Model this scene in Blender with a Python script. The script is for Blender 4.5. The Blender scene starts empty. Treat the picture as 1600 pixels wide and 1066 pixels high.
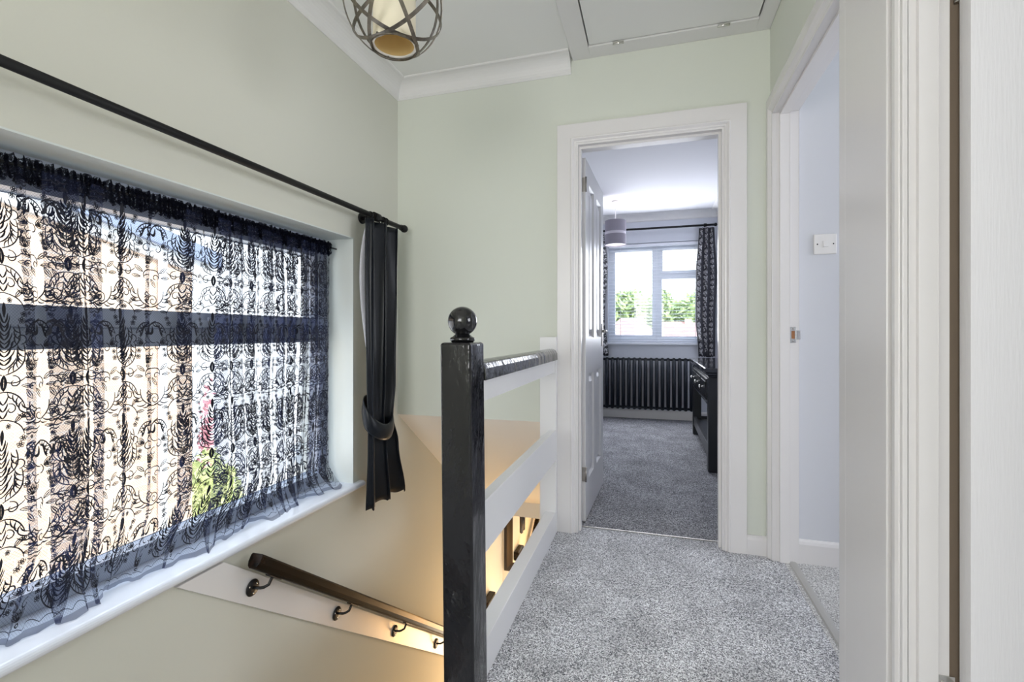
import bpy, bmesh, math, random
from mathutils import Vector, Matrix
random.seed(7)
PI = math.pi
S = bpy.context.scene
C = S.collection

# ------------------------------------------------------------------ camera, world, lights
F, VPX, HOR, EYE = 745.0, 1020.0, 520.0, 1.03
yaw = math.atan((VPX-800)/F)
cam = bpy.data.cameras.new('camera'); co = bpy.data.objects.new('camera', cam); C.objects.link(co)
co.location = (0, 0, EYE); co.rotation_euler = (PI/2, 0, yaw)
cam.sensor_width = 36; cam.lens = F/1600*36; cam.shift_y = -(533-HOR)/1600; cam.clip_start = .02
S.camera = co
S.view_settings.view_transform = 'Standard'; S.view_settings.look = 'None'
S.view_settings.gamma = 1; S.view_settings.use_curve_mapping = False
S.view_settings.exposure = 0.18
S.cycles.transparent_max_bounces = 32
S.cycles.max_bounces = 8; S.cycles.diffuse_bounces = 5

w = bpy.data.worlds.new('world'); S.world = w; w.use_nodes = True
wn = w.node_tree; bg = wn.nodes['Background']
tc = wn.nodes.new('ShaderNodeTexCoord'); sx = wn.nodes.new('ShaderNodeSeparateXYZ'); rp = wn.nodes.new('ShaderNodeValToRGB')
wn.links.new(tc.outputs['Generated'], sx.inputs[0]); wn.links.new(sx.outputs['Z'], rp.inputs[0]); wn.links.new(rp.outputs[0], bg.inputs[0])
rp.color_ramp.elements[0].color = (.92, .95, 1, 1); rp.color_ramp.elements[1].color = (.62, .76, 1, 1)
rp.color_ramp.elements[0].position = .0; rp.color_ramp.elements[1].position = .9
bg.inputs[1].default_value = 3.0

def area(name, loc, rot, sx_, sy_, power, col=(1, 1, 1)):
    l = bpy.data.lights.new(name, 'AREA'); l.shape = 'RECTANGLE'; l.size = sx_; l.size_y = sy_; l.energy = power; l.color = col
    o = bpy.data.objects.new(name, l); C.objects.link(o); o.location = loc; o.rotation_euler = rot
    return o
sun = bpy.data.lights.new('sun', 'SUN'); so = bpy.data.objects.new('sun', sun); C.objects.link(so)
sun.energy = 5.0; sun.angle = .02; sun.color = (1, .93, .84)
so.rotation_euler = Vector((-.62, .25, -.72)).to_track_quat('-Z', 'Y').to_euler()
COOL = (.88, .94, 1.0)
# daylight through the landing and bedroom windows, then added fill lights out of view
area('daylight_landing_window', (-1.50, 1.30, .74), (0, -PI/2, 0), 70/100, 1.35, 5.5, (.86, .92, 1))
area('daylight_bedroom_window', (.05, 5.88, 1.5), (-PI/2, 0, 0), 1.0, 1.1, 34, (.90, .93, 1))
area('fill_rear', (-.45, -2.3, 1.55), (PI/2, 0, 0), 1.5, 1.3, 34, (1, .98, .95))  # added fill from behind the camera, no window known there
area('fill_box_room', (2.75, 1.95, 1.5), (0, PI/2, 0), 1.0, .8, 15, (.91, .94, 1))  # unseen fill added to brighten the box room
area('fill_side_room', (2.75, .35, 1.55), (0, PI/2, 0), 1.1, 1.1, 17, (.95, .96, 1))  # added fill through the near doorway, lifts the left wall
area('fill_stairwell', (-.85, 4.30, -1.9), Vector((-.30, -1, .50)).to_track_quat('-Z', 'Y').to_euler(), .7, 1.2, 19, (1, .80, .56))  # invented fill for the lower stairwell wall, not a known door
pl = bpy.data.lights.new('hall_lamp_light', 'POINT'); pl.energy = 19; pl.color = (1, .50, .15); pl.shadow_soft_size = .22
po = bpy.data.objects.new('hall_lamp_light', pl); C.objects.link(po); po.location = (-.84, 3.62, -1.45)

bl_ = bpy.data.lights.new('bedroom_bulb_light', 'POINT'); bl_.energy = 9; bl_.color = (1, .97, .95); bl_.shadow_soft_size = .06
bo_ = bpy.data.objects.new('bedroom_bulb_light', bl_); C.objects.link(bo_); bo_.location = (-.386, 5.25, 2.02)

# ------------------------------------------------------------------ materials
def mat(name, col, rough=.5, metal=0, spec=.5, bump=None, coat=0, noise=None, bd=.004):
    m = bpy.data.materials.new(name); m.use_nodes = True
    nt = m.node_tree; b = nt.nodes['Principled BSDF']
    b.inputs['Base Color'].default_value = (*col, 1); b.inputs['Roughness'].default_value = rough
    b.inputs['Metallic'].default_value = metal; b.inputs['Specular IOR Level'].default_value = spec
    b.inputs['Coat Weight'].default_value = coat; b.inputs['Coat Roughness'].default_value = .03
    t = nt.nodes.new('ShaderNodeTexCoord')
    if bump:
        sc, st, det, stretch = bump
        mp = nt.nodes.new('ShaderNodeMapping'); mp.inputs['Scale'].default_value = stretch
        n = nt.nodes.new('ShaderNodeTexNoise'); n.inputs['Scale'].default_value = sc; n.inputs['Detail'].default_value = det
        bu = nt.nodes.new('ShaderNodeBump'); bu.inputs['Strength'].default_value = st; bu.inputs['Distance'].default_value = bd
        nt.links.new(t.outputs['Object'], mp.inputs[0]); nt.links.new(mp.outputs[0], n.inputs[0]); nt.links.new(n.outputs['Fac'], bu.inputs['Height'])
        nt.links.new(bu.outputs[0], b.inputs['Normal'])
        if coat: nt.links.new(bu.outputs[0], b.inputs['Coat Normal'])
    if noise:
        sc, c2 = noise
        n = nt.nodes.new('ShaderNodeTexNoise'); n.inputs['Scale'].default_value = sc; n.inputs['Detail'].default_value = 3
        r = nt.nodes.new('ShaderNodeValToRGB'); r.color_ramp.elements[0].color = (*col, 1); r.color_ramp.elements[1].color = (*c2, 1)
        r.color_ramp.elements[0].position = .35; r.color_ramp.elements[1].position = .65
        nt.links.new(t.outputs['Object'], n.inputs[0]); nt.links.new(n.outputs['Fac'], r.inputs[0]); nt.links.new(r.outputs[0], b.inputs['Base Color'])
    return m

def carpet(name, dark, mid, light, patch=.18):
    m = mat(name, mid, .95, spec=.1); nt = m.node_tree; b = nt.nodes['Principled BSDF']
    t = nt.nodes.new('ShaderNodeTexCoord')
    v = nt.nodes.new('ShaderNodeTexVoronoi'); v.inputs['Scale'].default_value = 330
    bwn = nt.nodes.new('ShaderNodeSeparateColor'); r = nt.nodes.new('ShaderNodeValToRGB')
    e = r.color_ramp.elements; e[0].color = (*dark, 1); e[0].position = .1; e[1].color = (*light, 1); e[1].position = .95
    x = e.new(.5); x.color = (*mid, 1)
    n = nt.nodes.new('ShaderNodeTexNoise'); n.inputs['Scale'].default_value = 5; n.inputs['Detail'].default_value = 4
    n2 = nt.nodes.new('ShaderNodeTexNoise'); n2.inputs['Scale'].default_value = 190; n2.inputs['Detail'].default_value = 2
    mr = nt.nodes.new('ShaderNodeMapRange'); mr.inputs[1].default_value = .3; mr.inputs[2].default_value = .7; mr.inputs[3].default_value = 1-patch; mr.inputs[4].default_value = 1+patch
    hs = nt.nodes.new('ShaderNodeHueSaturation')
    bu = nt.nodes.new('ShaderNodeBump'); bu.inputs['Strength'].default_value = .55; bu.inputs['Distance'].default_value = .006
    L = nt.links.new
    L(t.outputs['Object'], v.inputs[0]); L(t.outputs['Object'], n.inputs[0]); L(t.outputs['Object'], n2.inputs[0])
    L(v.outputs['Color'], bwn.inputs[0]); L(bwn.outputs[0], r.inputs[0]); L(r.outputs[0], hs.inputs['Color'])
    L(n.outputs['Fac'], mr.inputs[0]); L(mr.outputs[0], hs.inputs['Value']); L(hs.outputs[0], b.inputs['Base Color'])
    L(n2.outputs['Fac'], bu.inputs['Height']); L(bu.outputs[0], b.inputs['Normal'])
    return m

M = {}
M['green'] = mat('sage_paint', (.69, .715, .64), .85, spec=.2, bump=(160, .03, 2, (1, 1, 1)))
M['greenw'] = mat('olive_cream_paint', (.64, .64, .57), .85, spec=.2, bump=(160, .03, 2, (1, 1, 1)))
M['reveal'] = mat('reveal_paint', (.66, .70, .68), .7, spec=.3)
M['ceil'] = mat('ceiling_paint', (.84, .84, .82), .9, spec=.2, bump=(200, .03, 2, (1, 1, 1)))
M['cove'] = mat('coving_paint', (.78, .77, .76), .6)
M['white'] = mat('white_gloss', (.76, .74, .735), .22, bump=(60, .015, 3, (1, 1, .2)))
M['whitec'] = mat('white_satin', (.79, .785, .79), .3, bump=(60, .015, 3, (1, 1, .2)))
M['grain'] = mat('white_woodgrain', (.74, .73, .74), .35, bump=(220, .22, 4, (1, 1, .07)))
M['sill'] = mat('white_sill_gloss', (.74, .77, .84), .13)
M['bwall'] = mat('grey_blue_paint', (.62, .64, .70), .85, spec=.2, bump=(160, .03, 2, (1, 1, 1)))
M['rwall'] = mat('pale_blue_grey_paint', (.66, .67, .71), .8, spec=.3, bump=(160, .03, 2, (1, 1, 1)))
M['bceil'] = mat('bedroom_ceiling_paint', (.74, .74, .77), .9, spec=.2)
M['black'] = mat('black_gloss_paint', (.006, .006, .008), .12, bump=(13, 1.0, 5, (1, 1, .45)), coat=.12, bd=.009)
M['blackp'] = mat('black_varnish', (.006, .006, .007), .08, bump=(45, .2, 3, (1, 1, 1)), coat=.3)
M['wood'] = mat('dark_varnished_timber', (.004, .003, .002), .25, spec=.15, bump=(60, .15, 3, (1, .1, .1)), noise=(40, (.014, .007, .004)))
M['iron'] = mat('black_iron', (.012, .012, .013), .42, metal=.3)
M['pole'] = mat('black_pole', (.006, .006, .007), .5, spec=.25)
M['satin'] = mat('black_satin', (.004, .006, .010), .32, spec=.28, bump=(22, .3, 3, (1, 1, .3)))
M['satin'].node_tree.nodes['Principled BSDF'].inputs['Sheen Weight'].default_value = .05
M['lining'] = mat('pale_lining', (.75, .75, .82), .8)
M['chrome'] = mat('chrome', (.7, .69, .66), .2, metal=1)
M['steel'] = mat('dull_steel', (.42, .40, .37), .35, metal=1, bump=(200, .5, 3, (1, 1, 1)))
M['bronze'] = mat('antique_bronze', (.16, .145, .12), .35, metal=.9, noise=(60, (.25, .22, .18)))
M['shade'] = mat('cream_fabric_shade', (.84, .77, .60), .8)
M['shadein'] = mat('gold_inner_shade', (.80, .60, .27), .6)
M['ring'] = mat('white_ring', (.86, .85, .8), .4)
M['strip'] = mat('satin_strip', (.50, .49, .47), .4, metal=.3)
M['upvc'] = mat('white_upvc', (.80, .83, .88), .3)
M['upvc1'] = mat('shaded_upvc', (.46, .51, .60), .3)  # darker copy of the white frame colour, backlit shade put into it
M['timber'] = mat('dark_gap_timber', (.16, .12, .085), .8)
M['switch'] = mat('white_switch_plastic', (.82, .80, .78), .25)
M['dark'] = mat('black_gap', (.01, .01, .01), .8)
M['brass'] = mat('raw_timber_mortice', (.30, .13, .05), .7)
M['rad'] = mat('anthracite_radiator', (.006, .009, .016), .38, spec=.3)
M['desk'] = mat('black_lacquer', (.010, .012, .016), .28)
M['desktop'] = mat('black_polished_top', (.02, .022, .028), .12, coat=.6)
M['shadeg'] = mat('grey_lamp_fabric', (.30, .28, .33), .8)
M['shadeg2'] = mat('pale_lamp_band', (.62, .60, .66), .6)
M['blind'] = mat('white_blind', (.84, .86, .92), .5)
M['damask'] = mat('charcoal_damask', (.028, .028, .036), .6)
M['silver'] = mat('silver_damask', (.42, .42, .45), .5)
M['mirror'] = mat('mirror_glass', (.9, .9, .9), .03, metal=1)
M['frameb'] = mat('black_brown_frame', (.015, .008, .005), .35)
M['lace'] = mat('lace_embroidery', (.010, .011, .020), .8)
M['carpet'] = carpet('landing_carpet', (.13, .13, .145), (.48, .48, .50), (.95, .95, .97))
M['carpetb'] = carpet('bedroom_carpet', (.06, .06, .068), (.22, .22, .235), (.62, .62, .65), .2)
M['carpetr'] = carpet('box_room_carpet', (.28, .275, .27), (.55, .54, .53), (.85, .84, .83), .1)
M['stairc'] = M['carpet']
M['roof'] = mat('terracotta_tiles', (.42, .24, .21), .8, noise=(3, (.50, .31, .28)))
M['pebble'] = mat('pale_render', (.75, .70, .64), .8)
M['fascia'] = mat('white_fascia', (.85, .86, .88), .5)
M['gutter'] = mat('slate_blue_roof_edge', (.30, .36, .50), .5)
M['pave'] = mat('pale_paving', (.62, .60, .56), .8, noise=(.8, (.72, .70, .66)))
M['grass'] = mat('lawn', (.22, .36, .10), .9, noise=(2, (.30, .44, .14)))
M['leaf'] = mat('tree_leaf', (.24, .34, .12), .7, noise=(1.2, (.46, .56, .28)))
M['leafy'] = mat('yellow_green_leaf', (.56, .64, .28), .7, noise=(6, (.72, .76, .40)))
M['bark'] = mat('bark', (.12, .09, .06), .9)
M['redleaf'] = mat('red_leaf', (.55, .25, .28), .7)
M['cglass'] = mat('car_glass', (.04, .05, .07), .1)

def brick():
    m = mat('buff_orange_brick', (.6, .35, .2), .85); nt = m.node_tree
    t = nt.nodes.new('ShaderNodeTexCoord'); mp = nt.nodes.new('ShaderNodeMapping'); mp.inputs['Rotation'].default_value = (PI/2, 0, PI/2)
    b = nt.nodes.new('ShaderNodeTexBrick'); b.inputs['Scale'].default_value = 1
    b.inputs['Color1'].default_value = (.84, .62, .46, 1); b.inputs['Color2'].default_value = (.88, .70, .56, 1); b.inputs['Mortar'].default_value = (.80, .72, .65, 1)
    b.inputs['Brick Width'].default_value = .225; b.inputs['Row Height'].default_value = .075; b.inputs['Mortar Size'].default_value = .006
    sp = nt.nodes.new('ShaderNodeSeparateXYZ'); cb = nt.nodes.new('ShaderNodeCombineXYZ')
    nt.links.new(t.outputs['Object'], sp.inputs[0]); nt.links.new(sp.outputs[1], cb.inputs[0]); nt.links.new(sp.outputs[2], cb.inputs[1])
    nt.links.new(cb.outputs[0], b.inputs[0]); nt.links.new(b.outputs[0], nt.nodes['Principled BSDF'].inputs['Base Color'])
    return m
M['brick'] = brick()

def glass():
    m = bpy.data.materials.new('window_glass'); m.use_nodes = True; nt = m.node_tree; nt.nodes.clear()
    o = nt.nodes.new('ShaderNodeOutputMaterial'); mx = nt.nodes.new('ShaderNodeMixShader'); tr = nt.nodes.new('ShaderNodeBsdfTransparent'); gl = nt.nodes.new('ShaderNodeBsdfGlossy')
    gl.inputs['Roughness'].default_value = .02; mx.inputs[0].default_value = .05
    tr.inputs[0].default_value = (.96, .98, .98, 1)
    nt.links.new(tr.outputs[0], mx.inputs[1]); nt.links.new(gl.outputs[0], mx.inputs[2]); nt.links.new(mx.outputs[0], o.inputs[0])
    return m
M['glass'] = glass()

def net(name, base, line, cell=.0055, col=(.040, .050, .11), hem=None, holes=None):
    """fine black net: a diamond mesh drawn with UVs (u,v in metres on the cloth)"""
    m = bpy.data.materials.new(name); m.use_nodes = True; nt = m.node_tree; nt.nodes.clear(); N = nt.nodes.new; L = nt.links.new
    o = N('ShaderNodeOutputMaterial'); mx = N('ShaderNodeMixShader'); tr = N('ShaderNodeBsdfTransparent')
    df = N('ShaderNodeBsdfDiffuse'); tl = N('ShaderNodeBsdfTranslucent'); m2 = N('ShaderNodeMixShader'); m2.inputs[0].default_value = .35
    df.inputs[0].default_value = (*col, 1); tl.inputs[0].default_value = (*[min(1, c*1.6) for c in col], 1)
    L(df.outputs[0], m2.inputs[1]); L(tl.outputs[0], m2.inputs[2])
    uv = N('ShaderNodeUVMap'); mp = N('ShaderNodeMapping'); mp.inputs['Rotation'].default_value = (0, 0, PI/4); mp.inputs['Scale'].default_value = (1/cell, 1/cell, 1)
    sp = N('ShaderNodeSeparateXYZ'); L(uv.outputs[0], mp.inputs[0]); L(mp.outputs[0], sp.inputs[0])
    outs = []
    for k in (0, 1):
        fr = N('ShaderNodeMath'); fr.operation = 'FRACT'; L(sp.outputs[k], fr.inputs[0])
        lt = N('ShaderNodeMath'); lt.operation = 'LESS_THAN'; lt.inputs[1].default_value = .2; L(fr.outputs[0], lt.inputs[0]); outs.append(lt)
    mxm = N('ShaderNodeMath'); mxm.operation = 'MAXIMUM'; L(outs[0].outputs[0], mxm.inputs[0]); L(outs[1].outputs[0], mxm.inputs[1])
    mr = N('ShaderNodeMapRange'); mr.inputs[3].default_value = base; mr.inputs[4].default_value = line; L(mxm.outputs[0], mr.inputs[0])
    last = mr.outputs[0]
    if hem:
        s2 = N('ShaderNodeSeparateXYZ'); L(uv.outputs[0], s2.inputs[0])
        h = N('ShaderNodeMath'); h.operation = 'LESS_THAN'; h.inputs[1].default_value = hem; L(s2.outputs[1], h.inputs[0])
        hm = N('ShaderNodeMath'); hm.operation = 'MULTIPLY'; hm.inputs[1].default_value = .62; L(h.outputs[0], hm.inputs[0])
        a = N('ShaderNodeMath'); a.operation = 'MAXIMUM'; L(last, a.inputs[0]); L(hm.outputs[0], a.inputs[1]); last = a.outputs[0]
    if holes:
        n = N('ShaderNodeTexNoise'); n.inputs['Scale'].default_value = holes; L(uv.outputs[0], n.inputs[0])
        g = N('ShaderNodeMath'); g.operation = 'LESS_THAN'; g.inputs[1].default_value = .60; L(n.outputs['Fac'], g.inputs[0])
        a = N('ShaderNodeMath'); a.operation = 'MULTIPLY'; L(last, a.inputs[0]); L(g.outputs[0], a.inputs[1]); last = a.outputs[0]
    L(last, mx.inputs[0]); L(tr.outputs[0], mx.inputs[1]); L(m2.outputs[0], mx.inputs[2]); L(mx.outputs[0], o.inputs[0])
    return m
M['net'] = net('black_net', .16, .42, hem=.016)
M['heading'] = net('gathered_net', .86, .97, col=(.008, .009, .016), holes=150)

# ------------------------------------------------------------------ mesh builder
class MB:
    def __init__(self): self.v = []; self.f = []; self.mi = []; self.uv = None; self.sm = []
    def add(self, vs, fs, mi=0, smooth=False):
        n = len(self.v); self.v += [tuple(p) for p in vs]; self.f += [tuple(i+n for i in q) for q in fs]
        self.mi += [mi]*len(fs); self.sm += [smooth]*len(fs); return self
    def box(self, x0, x1, y0, y1, z0, z1, mi=0):
        return self.add([(x, y, z) for z in (z0, z1) for y in (y0, y1) for x in (x0, x1)],
                        [(0, 2, 3, 1), (4, 5, 7, 6), (0, 1, 5, 4), (2, 6, 7, 3), (0, 4, 6, 2), (1, 3, 7, 5)], mi)
    def prism(self, poly, a0, a1, axis, mi=0):
        """extrude a 2D polygon along an axis; poly in the two other axes (cyclic order x,y,z)"""
        def p(u, v, a): return {'x': (a, u, v), 'y': (u, a, v), 'z': (u, v, a)}[axis]
        n = len(poly); vs = [p(u, v, a0) for u, v in poly]+[p(u, v, a1) for u, v in poly]
        fs = [tuple(range(n))[::-1], tuple(range(n, 2*n))]+[(i, (i+1) % n, (i+1) % n+n, i+n) for i in range(n)]
        return self.add(vs, fs, mi)
    def loft(self, rings, close=True, caps=True, mi=0, smooth=True):
        n = len(rings[0]); vs = [p for r in rings for p in r]; fs = []
        for k in range(len(rings)-1):
            for i in range(n if close else n-1):
                j = (i+1) % n; fs.append((k*n+i, k*n+j, (k+1)*n+j, (k+1)*n+i))
        self.add(vs, fs, mi, smooth)
        if caps and close:
            self.add(rings[0], [tuple(range(n))[::-1]], mi); self.add(rings[-1], [tuple(range(n))], mi)
        return self
    def tube(self, pts, r, n=10, mi=0, caps=True, sq=None):
        pts = [Vector(p) for p in pts]; rings = []
        prev = None
        for i, p in enumerate(pts):
            d = (pts[min(i+1, len(pts)-1)]-pts[max(i-1, 0)]).normalized()
            if prev is None:
                up = Vector((0, 0, 1)) if abs(d.z) < .9 else Vector((1, 0, 0)); a = d.cross(up).normalized()
            else: a = (prev-d*prev.dot(d)).normalized()
            prev = a; b = d.cross(a); rr = r[i] if isinstance(r, (list, tuple)) else r
            rings.append([tuple(p+a*math.cos(2*PI*k/n)*rr+b*math.sin(2*PI*k/n)*rr) for k in range(n)])
        return self.loft(rings, True, caps, mi)
    def lathe(self, cx, cy, prof, n=32, mi=0, caps=True):
        return self.loft([[(cx+r*math.cos(2*PI*k/n), cy+r*math.sin(2*PI*k/n), z) for k in range(n)] for r, z in prof], True, caps, mi)
    def build(self, name, mats, parent=None, bevel=0, seg=2):
        me = bpy.data.meshes.new(name); me.from_pydata(self.v, [], self.f); me.update()
        for m in (mats if isinstance(mats, (list, tuple)) else [mats]): me.materials.append(m)
        for p, mi, s in zip(me.polygons, self.mi, self.sm): p.material_index = mi; p.use_smooth = s
        if self.uv:
            l = me.uv_layers.new(name='UVMap')
            for lp in me.loops: l.data[lp.index].uv = self.uv[lp.vertex_index]
        bm = bmesh.new(); bm.from_mesh(me)
        if not self.uv: bmesh.ops.remove_doubles(bm, verts=bm.verts, dist=1e-5); bmesh.ops.recalc_face_normals(bm, faces=bm.faces)
        bm.to_mesh(me); bm.free()
        o = bpy.data.objects.new(name, me); C.objects.link(o)
        if parent: o.parent = parent; o.matrix_parent_inverse = Matrix.Translation(-parent.location) if parent.type == 'EMPTY' else Matrix()
        if bevel:
            b = o.modifiers.new('b', 'BEVEL'); b.width = bevel; b.segments = seg; b.limit_method = 'ANGLE'; b.angle_limit = .6
        return o
def bake(o):  # fold the parent-inverse into plain parenting
    return o
def thing(name, label, cat, loc=(0, 0, 0), group=None):
    o = bpy.data.objects.new(name, None); C.objects.link(o); o.location = loc; o.empty_display_size = .05
    return tag(o, label, cat, group)
def tag(o, label, cat, group=None, kind=None):
    o['label'] = label; o['category'] = cat
    if group: o['group'] = group
    if kind: o['kind'] = kind
    return o
def struct(o, label=None, cat=None):
    o['kind'] = 'structure'
    if label: o['label'] = label
    if cat: o['category'] = cat
    return o

def holed(mb, axis, a0, a1, u0, u1, z0, z1, holes):
    """slab with rectangular holes (u0,u1,z0,z1); axis 'x' = slab between X=a0..a1 running in Y"""
    us = sorted({u0, u1, *[h for q in holes for h in q[:2]]}); zs = sorted({z0, z1, *[h for q in holes for h in q[2:]]})
    for i in range(len(us)-1):
        # merge vertical runs
        run = None
        for k in range(len(zs)-1):
            cu, cz = (us[i]+us[i+1])/2, (zs[k]+zs[k+1])/2
            hole = any(q[0] < cu < q[1] and q[2] < cz < q[3] for q in holes)
            if not hole and run is None: run = zs[k]
            if run is not None and (hole or k == len(zs)-2):
                top = zs[k] if hole else zs[k+1]
                if axis == 'x': mb.box(a0, a1, us[i], us[i+1], run, top)
                else: mb.box(us[i], us[i+1], a0, a1, run, top)
                run = None
    return mb

# ------------------------------------------------------------------ dimensions
XL, XR, WY, CZ = -1.41, .52, 2.45, 2.45
VOID = -.56            # right-hand edge of the stairwell
SL = .755              # stair slope
BY, BR = 5.95, .735    # bedroom back wall and right wall
GZ = -2.70             # ground floor level
DX0, DX1, DH = -.369, .314, 1.995

# ------------------------------------------------------------------ shell
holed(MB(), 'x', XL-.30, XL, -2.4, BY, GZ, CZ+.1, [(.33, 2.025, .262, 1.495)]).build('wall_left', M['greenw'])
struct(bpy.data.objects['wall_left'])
m = MB(); m.box(VOID, DX0-.03, WY, WY+.1, 0, CZ); m.box(XL, VOID, WY, WY+.1, .56, CZ); m.box(DX0-.03, DX1+.03, WY, WY+.1, DH+.03, CZ); m.box(DX1+.03, XR+.09, WY, WY+.1, 0, CZ)
struct(m.build('wall_far', M['green']))
# right wall with two doorways
m = MB(); holed(m, 'x', XR, XR+.075, -2.4, WY, 0, CZ, [(.42, 1.225, 0, 2.02), (1.545, 2.425, 0, 2.05)])
struct(m.build('wall_right', M['green']))
struct(holed(MB(), 'y', -2.52, -2.4, XL-.3, 3, 0, CZ, [(-1.2, .3, .9, 2.2)]).build('wall_rear', M['green']))
# box room beside
struct(MB().box(XR+.075, 3, 2.42, 2.55, -.05, CZ).build('wall_box_room_far', M['rwall']))
struct(MB().box(.5951, 3, 1.236, 1.45, -.05, CZ).build('wall_partition', M['rwall']))
struct(holed(MB(), 'x', 2.9, 3.0, -2.4, 2.42, 0, CZ, [(1.55, 2.35, .95, 2.1), (-.2, .9, .95, 2.1)]).build('wall_outer_right', M['rwall']))
# bedroom
struct(holed(MB(), 'y', BY, BY+.28, XL-.3, BR+.2, GZ, CZ+.1, [(-.53, .63, .885, 2.11)]).build('wall_bedroom_back', M['bwall']))
struct(MB().box(BR, BR+.12, 2.55, BY, -.05, CZ).build('wall_bedroom_right', M['bwall']))
struct(MB().box(XL+.001, XL+.012, 3.63, BY, 0, CZ).build('wall_bedroom_left', M['bwall']))
struct(MB().box(VOID, DX0-.031, 2.551, 2.56, 0, CZ).box(DX1+.031, BR, 2.551, 2.56, 0, CZ).build('wall_bedroom_front', M['bwall']))

# ceilings
m = MB(); hx0, hx1, hy0, hy1 = -.305, .457, 1.62, 2.352
m.box(XL, hx0, -2.4, WY, CZ, CZ+.1); m.box(hx0, hx1, -2.4, hy0, CZ, CZ+.1); m.box(hx0, hx1, hy1, WY, CZ, CZ+.1); m.box(hx1, XR+.075, -2.4, WY, CZ, CZ+.1); m.box(XR+.075, 3, -2.4, 2.42, CZ, CZ+.1)
struct(m.build('ceiling', M['ceil']))
struct(MB().box(XL, BR+.1, 2.55, BY, CZ, CZ+.1).build('ceiling_bedroom', M['bceil']))
# coving
def cove(n=8, d=.085):
    return [(0, 0), (.004, 0)]+[(.012+(d-.012)*(1-math.cos(t)), .010+(d-.018)*math.sin(t)) for t in [PI/2*k/n for k in range(n+1)]]+[(d+.006, d-.004), (d+.006, d), (0, d)]
P = cove()
def coving(runs, name, d=.085):
    mb = MB()
    for axis, base, sgn, a0, a1, mt0, mt1 in runs:
        r0, r1 = [], []
        for (p, z) in P:
            zz = CZ-d+z; e0 = a0+mt0*p; e1 = a1+mt1*p; q = base+sgn*p
            r0.append((q, e0, zz) if axis == 'y' else (e0, q, zz)); r1.append((q, e1, zz) if axis == 'y' else (e1, q, zz))
        mb.loft([r0, r1], True, True, 0, False)
    return struct(mb.build(name, M['cove']))
coving([('y', XL, 1, -2.4, WY, 0, -1), ('x', WY, -1, XL, -.405, 1, 0)], 'trim_1')
coving([('x', BY, -1, XL, BR, 1, -1), ('y', BR, -1, 2.56, BY, 0, -1)], 'trim_2')
# floors
struct(MB().box(VOID, XR+.045, .45, WY+.085, -.12, 0).box(XL, XR+.045, -2.4, .45, -.12, 0).build('floor', M['carpet']))
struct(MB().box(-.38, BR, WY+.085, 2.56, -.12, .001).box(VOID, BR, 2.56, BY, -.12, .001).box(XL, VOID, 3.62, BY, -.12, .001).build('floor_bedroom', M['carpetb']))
struct(MB().box(XR+.045, 3, -2.4, 2.42, -.12, .001).build('floor_box_room', M['carpetr']))
struct(MB().box(-.369, .345, WY+.082, WY+.088, 0, .004).build('trim_3', M['steel']))
m = MB(); m.prism([(XR+.060, 0), (XR+.066, .006), (XR+.080, .008), (XR+.092, .006), (XR+.096, 0)], 1.56, 2.40, 'y')
struct(tag(m.build('threshold_strip', M['strip']), 'metal carpet threshold strip across the right-hand doorway', 'threshold'))

# stairwell: soffit, side, lower hall
m = MB(); e = WY
m.prism([(e+.0, .56), (e+1.12, .56-SL*1.12), (e+1.12, .66-SL*1.12), (e+.1, .66)], XL, VOID, 'x')
struct(m.build('ceiling_stair_soffit', M['ceil']))
struct(MB().box(XL, .5, e+1.12, 5.2, -.40, -.285).build('ceiling_hall', M['ceil']))
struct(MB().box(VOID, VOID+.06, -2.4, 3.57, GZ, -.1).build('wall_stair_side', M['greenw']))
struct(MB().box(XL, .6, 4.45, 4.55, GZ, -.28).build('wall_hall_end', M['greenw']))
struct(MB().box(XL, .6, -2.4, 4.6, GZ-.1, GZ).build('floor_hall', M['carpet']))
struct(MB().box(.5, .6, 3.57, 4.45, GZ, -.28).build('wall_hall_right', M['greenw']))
m = MB(); n = 13; rise = -GZ/(n+0.0); go = rise/SL
for k in range(1, n):
    y0 = .45+(k-1)*go; m.box(XL+.02, VOID-.02, y0-.02, y0+go, -k*rise-.25, -k*rise)
t = struct(m.build('floor_stairs', M['stairc'], bevel=.01))
# landing edge fascia
struct(MB().box(VOID-.018, VOID, .45, WY, -.28, .0).build('trim_4', M['white']))

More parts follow.
